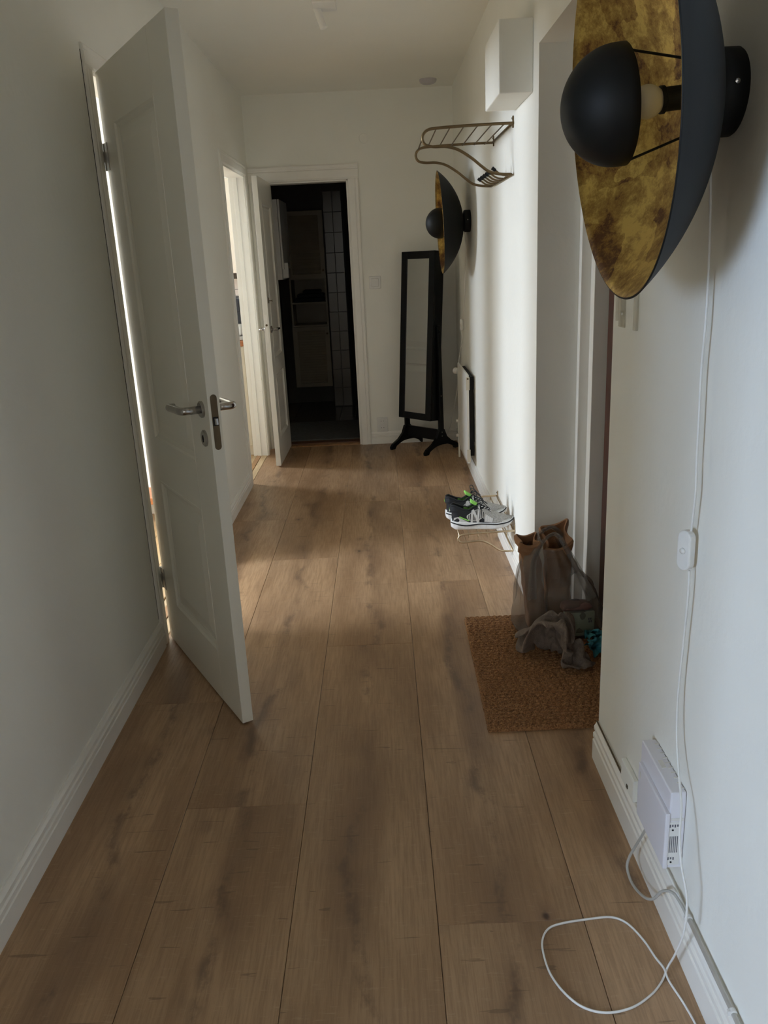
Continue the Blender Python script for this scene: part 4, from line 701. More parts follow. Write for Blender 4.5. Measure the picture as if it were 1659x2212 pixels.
RAG = [28,
 234, 1, 7, -6, 9, -8, -15, -10, -7, -4, -4, -4, -8, -8, -13, -3, -7, -7, -12, 1, -17, 1, 5, 12, 10, 5, -16, -22,
 242, -7, -3, 9, -11, -2, -9, -6, -7, -9, -6, -4, -1, -6, -13, -8, -4, -6, -11, -5, -4, -3, 8, 11, 6, -2, -14, -22,
 240, -5, -8, 2, -4, -7, -4, -6, 0, -8, -12, -4, -6, -1, -11, -3, -9, -8, -10, 6, 4, -2, 0, -2, -4, -10, -5, 1,
 233, 2, -12, -6, 0, -2, -6, -4, -6, -5, -7, -8, -6, -4, -9, -5, -10, -2, -11, 19, 13, -5, -8, -11, -10, -12, 9, 8,
 228, -9, -2, -16, 8, 2, -6, -6, -7, -5, -3, -12, -1, -12, -4, -4, -6, -9, 9, 15, 20, -6, -18, -20, -18, -2, 7, 10,
 226, -10, -8, -7, 7, -4, -4, -3, -5, -9, -7, 0, -4, -16, -4, -2, -8, -6, 8, 22, 16, -3, -22, -28, -19, -2, 10, 7,
 226, -9, -7, -10, -5, -5, 2, -2, -4, -2, -7, 2, -2, -11, -10, -7, -7, -4, 1, 23, 11, -1, -12, -29, -24, -5, 7, 7,
 229, -6, -9, -19, -15, -7, 2, 9, 11, -13, -2, -9, 11, -6, -11, -8, -3, -5, -4, 17, -1, 2, -8, -13, -30, -10, -2, 10,
 233, -6, -6, -12, -22, -14, 2, 14, -1, -5, -8, 3, 8, -5, -17, -10, 6, 1, -7, 0, 4, -5, -5, -11, -17, -16, -8, 8,
 234, -5, -6, -8, -11, -13, -2, -10, 12, -6, -5, -2, 9, -7, -23, -9, 6, 9, -6, -6, 1, -6, -3, -13, -15, -10, -7, -5,
 225, 0, -5, -8, -10, -1, -7, -5, 8, -8, -6, -6, 4, -8, -15, -10, 5, 3, -4, -5, -2, -3, -5, -13, -14, -6, -4, -10,
 217, 4, -3, -8, -9, 3, -6, -2, -6, -2, -5, -9, -5, -5, -5, -14, -5, 3, -6, -4, -2, -2, 2, -10, -15, -9, 0, -2,
 221, -2, -7, -5, -1, -11, -1, -5, -4, 10, -6, -15, -1, -6, -17, -8, -5, -1, -4, -4, -4, -4, 0, -8, -11, -7, -5, -1,
 216, 0, -8, -5, -3, 1, -6, -13, -2, 7, -6, -15, 3, -3, -15, -21, 0, -3, 1, -4, -5, -5, -8, -7, -4, -5, -6, 0,
 207, 7, -1, -5, -4, -3, -10, -18, 2, 3, -10, -12, 6, -1, -18, -14, -2, -5, 2, -3, -6, -5, -12, -9, -3, 0, -1, -10,
 195, 6, 7, -4, -6, -4, -10, -13, 1, -1, -2, -17, 0, 1, -18, -10, 2, -7, -6, 1, -2, -9, -9, -11, -5, -2, 0, 4,
 190, 5, 6, 3, -8, -8, -10, -18, 1, 6, -1, -14, -6, 3, -17, -3, -4, -2, -9, 1, -4, -12, -7, -12, -3, -6, -2, 1,
 196, -8, 0, -1, 1, -8, -13, -11, 0, 5, -4, -7, -9, 4, -15, -5, -4, 0, -1, -11, -8, -2, -6, -18, 2, -9, -6, 8,
 200, -3, -8, -14, -9, 6, -8, -9, -1, -2, -1, -4, -9, 0, -9, -10, 2, -5, -4, -13, -9, 9, -7, -22, 5, -12, -6, 7,
 197, 1, -8, -14, -14, 2, -6, -7, 0, -5, -3, -6, -5, -3, -4, -7, -5, 0, -4, -19, -4, 5, -4, -18, -1, -4, -6, -3,
 199, -7, -3, -16, -12, -8, -1, -6, -2, -4, -4, -7, -5, -5, 3, -9, -9, -1, 1, -4, -5, -6, 0, -19, -10, 0, -5, -6,
 198, -7, -14, -17, -11, -4, 1, 5, -11, -2, -5, -6, -6, -6, 2, -11, -8, -4, 3, 4, -4, 4, -5, -21, -22, 1, -5, -1,
 198, -6, -15, -15, -10, -1, -3, -1, -9, -4, -4, -5, -4, -7, -6, -6, -6, -4, -3, 4, 7, 1, -4, -18, -32, -1, 0, -5,
 205, -9, -12, -14, -7, -3, -4, -4, -10, -17, -9, 3, 1, -2, -7, -5, -3, -5, -7, 4, -5, -3, -2, -7, -37, -4, 1, 2,
 208, -5, -7, -12, -6, -5, -9, -5, -11, -29, -17, -1, 2, 6, 5, -7, -5, -2, -5, -6, -3, -7, -3, -5, -34, -7, 5, -4,
 213, -1, -5, -6, -5, -5, -15, -13, -8, -34, -27, -6, 14, 15, -7, -4, -6, -9, -3, -3, -8, -3, -2, -5, -35, -11, 8, -3,
 213, 3, 0, -6, -6, -1, -17, -20, -5, -26, -34, -15, 11, 26, -7, -8, -13, -2, -9, -9, -14, -7, 6, -2, -26, -22, 8, 2,
 214, -6, 10, 0, -10, -5, -12, -17, -9, -19, -33, -22, 13, 23, -11, -8, -16, -5, -14, -18, -15, -10, 3, 9, -9, -33, 5, 6,
 257, -3, -9, -1, -18, -32, -17, -4, -1, -4, 5, 11, -1, 4, -4, -8, -2, 0, 19, -4, 2, 5, 23, 23, 17, 2, -14, -29,
 245, 4, -4, -8, -33, -44, -4, 7, 1, -5, -7, 8, 21, 0, -4, -1, -12, -12, 15, 27, 0, 7, 18, 20, 17, -9, -17, -13,
 237, 3, 1, -23, -60, -20, 14, 7, -4, -6, -6, 10, 19, 5, -5, -2, -8, -17, 6, 44, 19, 7, 5, 9, 7, -15, -7, -3,
 218, 6, -7, -34, -54, -1, 19, 3, 1, -8, -6, 12, 14, -8, -4, 3, 0, -2, 2, 51, 33, 4, -8, -6, -13, -5, 3, 2,
 190, -3, -14, -32, -19, 11, 4, 4, -2, 1, -6, 11, 6, -14, 2, 6, -1, 4, 14, 48, 40, 4, -19, -25, -19, 9, 8, -1,
 160, -13, -13, -11, -2, 8, 6, -6, 1, 2, 2, 14, -3, -8, 3, 6, -3, 4, 17, 41, 36, 9, -21, -33, -18, 16, 7, -3,
 134, -12, -10, -10, 3, 6, 7, 5, 8, 10, -4, 15, 9, -9, -6, 3, 2, 4, 15, 23, 28, 15, -13, -36, -17, 8, 12, -2,
 125, -2, -7, -18, -12, 6, 17, 17, 11, 3, 7, 11, 14, 2, -15, -1, 6, 5, 10, 9, 21, 10, 3, -35, -25, -2, 16, 3,
 129, 13, 2, -21, -29, -3, 17, 20, 20, 2, 1, 11, 17, 2, -14, -5, 11, 10, -2, 11, 9, 7, 7, -15, -38, -14, 13, 9,
 132, 19, 9, -6, -30, -14, 8, 16, 18, 9, -2, 10, 6, 0, -6, -7, 18, 12, 1, 1, 8, -1, 2, -7, -24, -32, 1, 18,
 132, 17, 10, 3, -13, -15, -1, 5, 17, 15, -2, 3, 8, 1, -19, -12, 19, 19, -1, 2, 6, -3, 1, -13, -13, -27, -19, 15,
 133, 9, 7, 1, -2, -9, 4, -6, 18, 19, 1, -1, 2, -3, -21, -10, 10, 14, 3, 4, 7, 3, -9, -13, -11, -8, -18, -7,
 135, -8, 1, 3, 11, 3, -6, -5, 13, 25, -3, -4, -1, -5, -18, -15, 9, 10, 1, 7, 12, 3, -16, -18, -5, 3, -1, -12,
 144, -12, -7, 0, 17, 14, -5, -20, 11, 20, 0, -8, -5, -1, -19, -8, 4, 7, -2, 6, 16, 6, -18, -29, -5, 10, 9, 0,
 168, -8, -8, -3, 12, 8, -12, -30, 4, 18, -2, -9, -8, -3, -10, -5, 5, 5, -4, 3, 20, 13, -12, -34, -9, 7, 7, 3,
 173, -5, -9, -4, 3, 5, -15, -34, 0, 29, -4, -8, -8, -10, -10, -2, 4, 2, -4, 1, 19, 26, 2, -35, -17, 4, 6, 5,
 167, -8, -9, -9, -3, -1, -15, -24, -2, 30, 3, -5, -6, -15, -10, -2, 4, -2, -4, 0, 23, 32, 10, -24, -25, 0, 7, 16,
 143, -3, 0, -15, -19, -8, -11, -16, 2, 31, 14, -5, -2, -15, -13, -1, 6, -2, -9, 7, 30, 29, 5, -8, -27, 0, 2, 35,
 120, 2, 1, -23, -25, -14, -7, -9, 7, 33, 15, -1, 3, -8, -18, 1, 4, 2, -4, 14, 33, 12, 2, 2, -28, 0, 5, 36,
 100, 3, 2, -29, -26, -10, -8, -8, 13, 33, 12, 3, 5, -1, -20, 1, 5, 8, 7, 16, 26, 7, 6, -5, -29, -7, 4, 26,
 80, 11, -11, -37, -21, 2, -5, 2, 20, 25, 5, 0, 5, 1, -15, 5, 9, 8, 5, 24, 21, 6, 10, -7, -29, -18, 5, 11,
 71, 8, -27, -38, -9, 8, 9, 12, 23, 16, -3, -4, 2, 4, -9, 5, 8, 6, 9, 19, 20, 14, 4, -6, -21, -28, 0, 15,
 68, -6, -31, -28, -3, 13, 12, 20, 26, 21, 0, -11, -8, -3, -4, 8, 9, 4, 6, 19, 9, 12, 6, -4, -12, -31, 9, 19,
 65, -11, -19, -19, -4, 11, 8, 16, 28, 26, 4, -2, -8, -6, -5, 4, 7, 3, -1, 12, 8, 0, 8, 2, -14, -27, 23, 29,
 58, 0, 0, -8, -8, 1, 1, 5, 22, 29, 13, 0, -10, -10, -10, 2, 5, 8, 6, 6, -1, 2, 3, 5, -14, -23, 34, 22,
 56, 13, 10, 2, -8, -7, -8, -7, 15, 25, 19, 0, -4, -11, -19, -4, 11, 10, 6, 4, 0, -2, 8, -1, -12, -18, 30, 18,
 53, 20, 14, 6, -4, -7, -7, -15, -7, 17, 26, 12, -8, -18, -29, 1, 22, 14, 0, -3, -2, 3, 3, 8, -12, -14, 15, 19,
 57, 24, 7, 7, 0, -5, -11, -21, -15, 9, 25, 19, 0, -30, -29, 7, 25, 9, -5, -5, -1, -2, 9, 9, -4, -10, 5, 19,
 10, 8, -2, 6, 7, 21, 7, -1, 0, -3, -2, -1, -5, 8, 8, 7, 8, 2, -4, -12, 6, 5, -7, -6, -14, -6, -2, -6,
 8, -3, 7, 4, 23, 16, 8, -1, 4, 3, -2, -7, -1, -5, 3, 3, 14, 13, -4, -14, -6, 0, -3, -1, -7, -8, -11, -10,
 8, -6, 6, 18, 22, 14, -4, -2, 8, 10, 7, -7, -15, 6, 0, -6, 7, 17, 1, -20, -7, 3, -8, 1, -1, -8, -7, -7,
 7, 5, 3, 28, 8, 7, 4, -6, 6, 8, 7, -8, -10, 10, -4, 0, -1, 12, -2, -18, -2, -3, -4, -5, 8, -2, -8, -4,
 19, 3, 13, 14, 1, 5, 9, 2, -5, 4, 5, -4, -7, 9, 5, 1, 0, -2, 2, -23, -2, -6, -4, 4, 4, 5, -17, -3,
 36, 4, 2, 9, 7, 1, -4, 5, 3, 0, 1, -5, -6, 7, 5, 0, 0, 0, 1, -7, -17, -4, 9, 8, 3, -7, -16, -1,
 44, -2, 4, 2, 4, 3, -7, 5, 4, 1, -4, -4, 5, -6, 4, 2, 1, 1, 4, -6, -15, -4, 11, 9, 18, -14, -20, -3,
 41, -5, 0, 5, 8, -1, 0, 0, 6, -6, -1, -4, 1, 3, 1, 9, -2, -2, 1, -6, -4, -8, 5, 11, 23, -1, -24, -11,
 33, 0, 0, -3, 6, 2, 1, 4, 8, -12, -3, -1, 1, 1, 6, 6, -5, 1, -2, 4, -6, -2, -4, 10, 16, 20, -16, -23,
 25, -3, 0, 8, 8, -4, -1, 11, -4, -5, -6, -1, 0, 4, 5, 6, -7, -4, 4, 3, -5, 6, -6, 7, 18, 20, 1, -22,
 26, -11, -1, 6, 13, 11, 1, -7, -7, -4, -5, -2, 2, 7, 9, -3, -4, -5, 8, -5, -1, 7, 7, 0, 13, 17, 11, -4,
 26, 0, -2, 1, 1, 2, 5, 2, -6, -11, -8, 4, 4, 4, 16, 18, -12, -17, 3, 5, -6, 5, 8, 11, 5, 10, 7, 4,
 18, 3, 2, 1, -2, 2, -5, 13, -6, -11, -5, 4, 12, 2, 9, 28, -5, -17, -7, -2, -3, 5, 10, 17, 4, -2, 7, 9,
 19, -4, -1, 3, 0, 6, -5, 13, 3, -19, 4, 5, 12, 7, 6, 14, 7, -12, -7, -8, -9, 2, 18, 8, 11, -6, 0, 14,
 13, -1, -2, 4, 1, 2, 0, 12, 10, -22, 2, 16, 7, 11, 11, 1, 7, -7, -6, -8, -14, -4, 23, 6, 11, 5, 2, -5,
 9, -6, -2, 5, 2, 2, 3, 12, 9, -2, -8, 9, 12, 10, 9, -1, 8, 2, -5, -8, -19, -8, 16, 9, 10, 7, -5, -1,
 2, 1, -1, 4, 7, 4, -2, 7, 10, 9, -9, -2, 14, 9, 17, -10, 6, 7, 3, -8, -22, -7, -1, 20, 3, 7, 6, -17,
 0, 2, 7, 5, 4, 11, 0, -4, 9, 10, -4, -6, 8, 9, 19, -7, -3, 8, 7, 0, -27, -17, 0, 21, 1, 11, 6, -11,
 3, 5, -2, 5, 12, 7, 6, -4, 7, 5, 2, -6, -1, 11, 16, 0, -9, 4, 6, -5, -21, -17, 7, 14, 1, 13, 6, -3,
 24, -13, -2, 8, 4, 8, 8, 3, 3, 3, 1, -2, -5, 9, 13, 2, -9, -4, 3, -11, -16, -6, 5, 11, 5, 21, -3, -1,
 34, -13, -4, 4, 3, 1, 7, 1, 6, 3, 3, 3, -4, 7, 6, 1, -2, -2, -9, -5, -19, -9, 5, 9, 16, 23, 5, -9,
 33, -5, 2, 5, -3, -6, 0, 3, 3, 3, 2, 5, 2, 1, 4, -1, -1, 3, -1, -16, -17, -5, -8, 10, 28, 20, 9, 0,
 26, 4, 3, -3, -7, -4, -1, 3, 2, 4, 6, -3, 2, 1, 4, -1, 0, 3, 3, -11, -17, -7, -5, 8, 27, 23, 1, -1,
 28, 0, -1, -2, -7, -1, -2, 1, 3, -2, 4, 10, 5, 5, 1, -4, -5, -1, -1, -6, -3, -8, -2, 9, 17, 25, -10, -8,
 25, -5, -2, 3, -7, -4, 3, 3, -3, -3, -2, 9, 8, 2, 4, -1, -4, -5, 1, -2, 6, 1, -10, 0, 20, 27, -5, -16,
 19, 2, 1, -3, -6, -6, 5, -2, -3, -3, 1, 9, -1, 12, -2, 5, -5, 0, -2, -4, 6, 7, -2, -6, 14, 29, 2, -10,
 10, 4, 5, -2, -5, -6, 2, -3, -3, 3, -3, 3, 9, 7, 4, -1, 0, -9, 0, 6, 1, -3, 11, 3, 2, 32, 6, -1,
 4, 9, -5, 4, -4, -5, -1, 1, 3, 0, 1, 4, -2, 11, 19, -5, -15, -2, 3, -6, -6, 3, 8, 11, 14, 20, 8, 6]

# ------------------------------------------------------------------ wall lamps (gold leafed dish, black bowl)
def wall_lamp(loc, tilt, label):
    """origin on the wall behind the lamp; local axes are world axes, the lamp faces -x"""
    e = empty('wall_lamp', loc, label, 'wall lamp', 'black and gold dish lamps on the right wall')
    def B(mb, nm, m, par=e, **k): return mb.build(nm, m, par, offset=(0, 0, 0), **k)
    b = MB(); b.lathe([(0, 0), (.066, 0), (.068, .003), (.068, .034), (.064, .042), (.03, .046), (0, .046)], 48, ZX); bs = B(b, 'base', M_BLACK)
    bs.data.shade_smooth(); bs.modifiers.new('edge', 'EDGE_SPLIT').split_angle = math.radians(40)
    b = MB(); b.lathe([(0, 0), (.004, 0), (.004, .002), (0, .003)], 12, Matrix.Translation((-.022, -.0685, .006)) @ Matrix.Rotation(PI / 2, 4, 'X')); B(b, 'screw', M_STEEL, bs)
    # dish: shallow bowl, apex at the base, rim .315 m radius and 0.165 m off the apex, leaning forward by tilt
    R, D = .315, .150
    rs = (R * R + D * D) / (2 * D)
    Mt = Matrix.Translation((-.044, 0, 0)) @ Matrix.Rotation(-tilt, 4, 'Y') @ ZX
    prof_o = []; prof_i = []
    for k in range(0, 25):
        a = math.asin(R / rs) * k / 24
        prof_o.append((rs * math.sin(a), rs * (1 - math.cos(a)))); prof_i.append(((rs - .0035) * math.sin(a), rs - (rs - .0035) * math.cos(a)))
    b = MB(); b.lathe(prof_o + [(R + .001, D + .001), (R - .0025, D + .002)], 128, Mt, close_ends=False); B(b, 'dish_back', M_BLACK, smooth=True)
    b = MB(); b.lathe(prof_i[:] + [(R - .0025, D + .002)], 128, Mt, close_ends=False); B(b, 'dish_lining', M_GOLD, smooth=True, label='mottled gold leaf lining of the dish')
    # socket, bulb, three rods, bowl
    b = MB(); b.lathe([(.020, .004), (.026, .012), (.026, .022), (.019, .028), (.019, .070), (.022, .072), (.022, .078), (0, .078)], 32, Mt); B(b, 'socket', M_BLACK)
    b = MB(); pr_ = [(.016, .076)] + [(.027 * math.sin(a), .100 - .027 * math.cos(a)) for a in [PI * t_ / 14 for t_ in range(4, 15)]]; b.lathe(pr_, 32, Mt, close_ends=False); B(b, 'bulb', M_BULB, smooth=True)
    RB, HB = .0945, .143
    prof = []
    for k in range(0, 19):
        a = PI / 2 * k / 18; prof.append((RB * math.cos(a), HB + .010 + .090 * math.sin(a)))
    prof = [(RB - .004, HB - .006), (RB, HB - .004), (RB, HB + .010)] + prof[1:]
    inner = [(max(r_ - .003, 0), h_ - .003 if r_ < RB * .9 else h_) for r_, h_ in prof][::-1]
    b = MB(); b.lathe(prof + inner[:-1] + [(RB - .0045, HB - .005)], 64, Mt, close_ends=False); B(b, 'bowl', M_BLACK, smooth=True)
    for a in (.12, PI - .12, PI / 2):      # rods at the top, the bottom and the far side
        p0 = Mt @ Vector((.052 * math.cos(a), .052 * math.sin(a), .006)); p1 = Mt @ Vector((RB * .95 * math.cos(a), RB * .95 * math.sin(a), HB))
        b = MB(); b.tube([p0, p1], .0022, 8); B(b, 'rod', M_BLACK)
    return e
wall_lamp((XR, 1.515, 1.732), .08, 'large nearest dish wall lamp, black outside with gold leaf inside, cut by the top edge')
wall_lamp((XR, 5.62, 1.685), .04, 'farther dish wall lamp, black outside with gold leaf inside, above the standing mirror')

def cord(name, parts, switch_c, sw_half, label, group, turn=.5):
    e = empty(name, parts[0][0], label, 'cord', group)
    for p in parts:
        b = MB(); b.tube(spline(p, 6), .0031 if len(p) else .003, 8, flat=.72); b.build('cable', M_CORD, e, smooth=True)
    x, y, z = switch_c; hw, hh = sw_half; RZ = Matrix.Translation((x, y, z)) @ Matrix.Rotation(turn, 4, 'Z') @ Matrix.Translation((-x, -y, -z))
    b = MB(); P = stadium(y, z - hh, z + hh, hw, 8); b.prism(P, 'x', x - .010, x + .008); b.v = [tuple(RZ @ Vector(q)) for q in b.v]; s_ = b.build('switch_housing', M_PLUG, e, bevel=.004, seg=3)
    b = MB(); b.lathe([(0, 0), (.0065, 0), (.006, .003), (0, .004)], 20, RZ @ Matrix.Translation((x - .0098, y, z)) @ ZX); b.build('switch_button', M_PLUG, s_, smooth=True)
    return e
c1 = [(.565, 1.52, 1.668), (.580, 1.524, 1.60), (.588, 1.525, 1.435), (.588, 1.523, 1.354), (.588, 1.527, 1.27), (.588, 1.523, 1.184), (.588, 1.519, 1.096), (.588, 1.514, 1.042), (.588, 1.518, .995), (.588, 1.522, .958)]
c2 = [(.588, 1.518, .876), (.588, 1.516, .82), (.588, 1.524, .704), (.586, 1.527, .595), (.583, 1.511, .506), (.5785, 1.475, .443), (.570, 1.427, .397), (.557, 1.392, .352), (.556, 1.369, .297), (.564, 1.35, .235), (.563, 1.348, .155), (.5575, 1.372, .07), (.553, 1.395, .012), (.530, 1.365, .0035), (.497, 1.334, .0035), (.45, 1.307, .0035), (.396, 1.298, .0035), (.352, 1.313, .0035), (.322, 1.348, .0035), (.302, 1.396, .0035), (.297, 1.449, .0035), (.302, 1.49, .0035), (.322, 1.522, .0035), (.357, 1.536, .0035), (.418, 1.545, .0035), (.473, 1.548, .0035), (.505, 1.527, .0035), (.527, 1.478, .0035), (.538, 1.43, .0035), (.545, 1.395, .009), (.5470, 1.368, .0035), (.558, 1.315, .0035), (.565, 1.264, .0035), (.568, 1.205, .0035), (.562, 1.10, .0035), (.545, .9, .0035), (.55, .6, .0035)]
cord('lamp_cord', [c1, c2], (.584, 1.530, .916), (.0165, .042), 'white cord of the nearest lamp with inline switch, looping over the floor', 'white lamp cords')
c3 = [(.570, 5.63, 1.63), (.595, 5.80, 1.50), (.597, 5.915, 1.355), (.597, 5.973, 1.198), (.592, 6.09, 1.035)]
c4 = [(.592, 6.17, .945), (.590, 6.145, .877), (.588, 6.327, .755), (.575, 6.274, .70), (.560, 6.22, .544), (.555, 6.389, .403), (.545, 6.609, .223), (.54, 6.655, .157), (.50, 6.69, .055), (.47, 6.69, .02)]
cord('lamp_cord', [c3, c4], (.590, 6.13, .990), (.016, .042), 'thin white cord of the farther lamp hanging down beside the radiator', 'white lamp cords')

# ------------------------------------------------------------------ wire racks
def rack(name, M_, y0, y1, zt, side, front_x, wires, tube_r, wire_r, label, cat, hooks=None, drop=.024, group=None):
    e = empty(name, (XR, (y0 + y1) / 2, zt), label, cat, group)
    for y in (y0, y1):
        b = MB(); b.tube(spline([(p[0], y, p[1]) for p in side], 8), tube_r, 12); b.build('side_loop', M_, e, smooth=True)
    zl = side[-1][1]
    b = MB(); b.tube([(XR - .008, y0, zt), (XR - .008, y1, zt)], tube_r * .8, 10); b.build('back_bar', M_, e, smooth=True)
    b = MB(); b.tube([(XR - .012, y0, zl), (XR - .012, y1, zl)], tube_r * .8, 10); lb = b.build('back_bar', M_, e, smooth=True)
    b = MB(); b.tube([(front_x + .004, y0, zt - .016), (front_x + .004, y1, zt - .016)], wire_r * 1.2, 10); b.build('front_bar', M_, e, smooth=True)
    for x in wires:
        b = MB(); b.tube(rounded([(x, y0 - .002, zt - drop), (x, y0 + .001, zt - .0045), (x, y1 - .001, zt - .0045), (x, y1 + .002, zt - drop)], .006, 4), wire_r, 8); b.build('wire', M_, e, smooth=True)
    for y in (y0 + .01, y1 - .01):
        b = MB(); b.box(XR - .006, XR, y - .006, y + .006, zt - .018, zt + .03); k = b.build('bracket', M_, e, bevel=.002)
        b = MB(); b.lathe([(0, 0), (.005, 0), (.004, .003), (0, .004)], 12, Matrix.Translation((XR - .006, y, zt + .02)) @ ZX); b.build('screw', M_STEEL, k)
    return e, lb
hat_side = [(XR - .005, 2.010), (.50, 2.010), (.38, 2.008), (.285, 2.005), (.240, 2.000), (.218, 1.983), (.214, 1.960), (.228, 1.940), (.262, 1.932), (.315, 1.930), (.365, 1.916), (.42, 1.882), (.465, 1.846), (.500, 1.822), (.545, 1.811), (XR - .012, 1.808)]
hat, lowbar = rack('hat_rack', M_BRASS, 3.83, 4.47, 2.010, hat_side, .222, [.275, .333, .391, .449, .507, .560], .0062, .0028, 'brass wire hat shelf with black tipped coat hooks high on the right wall', 'coat rack', drop=.006)
for y in (4.43, 4.335, 4.24, 4.145, 4.05, 3.90):
    b = MB(); b.tube(rounded([(XR - .012, y, 1.808), (.560, y, 1.812), (.528, y, 1.836)], .015, 5), .0042, 8); hk = b.build('hook', M_BRASS, hat, smooth=True)
    b = MB(); b.tube([(.534, y, 1.8315), (.519, y, 1.8435)], [.0072, .0078], 12); b.build('hook_tip', M_BLACK, hk, label='black hook tip')
shoe_side = [(XR - .005, .200), (.50, .198), (.42, .195), (.370, .193), (.340, .188), (.327, .172), (.332, .157), (.355, .151), (.40, .155), (.445, .154), (.485, .135), (.525, .106), (.555, .098), (XR - .012, .097)]
rack('shoe_rack', M_BRASS2, 3.77, 4.38, .200, shoe_side, .330, [.378, .424, .470, .516, .562], .0048, .0028, 'low champagne wire shoe shelf on the right wall carrying the running shoes', 'shoe rack')

# ------------------------------------------------------------------ running shoes
def sm(a, b, t): t = max(0, min(1, (t - a) / (b - a))); return t * t * (3 - 2 * t)
def interp(tab, t):
    for (a, va), (b, vb) in zip(tab[:-1], tab[1:]):
        if t <= b:
            k = (t - a) / (b - a); k = k * k * (3 - 2 * k) * .5 + k * .5; return va + (vb - va) * k
    return tab[-1][1]
LN = .292
WID = [(0, .018), (.03, .028), (.10, .035), (.25, .036), (.40, .037), (.55, .043), (.70, .0485), (.82, .046), (.92, .034), (.97, .021), (1.0, .004)]
STOP = [(0, .036), (.15, .034), (.4, .030), (.7, .027), (.88, .031), (1.0, .040)]      # top of the sole
SBOT = [(0, .010), (.07, .001), (.2, .000), (.65, .000), (.85, .006), (1.0, .024)]
HGT = [(0, .098), (.06, .104), (.16, .088), (.27, .083), (.36, .096), (.42, .101), (.52, .090), (.66, .071), (.80, .058), (.92, .050), (.98, .044), (1.0, .041)]
OPEN = [(0, .000), (.015, .010), (.06, .021), (.16, .025), (.30, .023), (.38, .018), (.43, .012), (.62, .0085), (.66, .003), (.70, 0), (1.0, 0)]
def shoe_pt(t, s, side, off=0.0):
    w = interp(WID, t); z0 = interp(STOP, t); z1 = interp(HGT, t); r = min(interp(OPEN, t), w * .92)
    a = s * PI / 2
    ex = .80 if t < .4 else .95
    lat = r + (w - .002 - r) * (math.cos(a) ** ex if math.cos(a) > 0 else 0) ; lat += off * math.cos(a)
    if s > 0.0 and t < .42: lat = r + (w - .002 - r) * (1 - .30 * s - .70 * s ** 3) + off
    z = z0 + (z1 - z0) * (math.sin(a) if t >= .42 else (.55 * s + .45 * math.sin(a))) + off * math.sin(a)
    return Vector((t * LN - .004 * (s > .5) * (t < .1) * 2, side * lat, z))
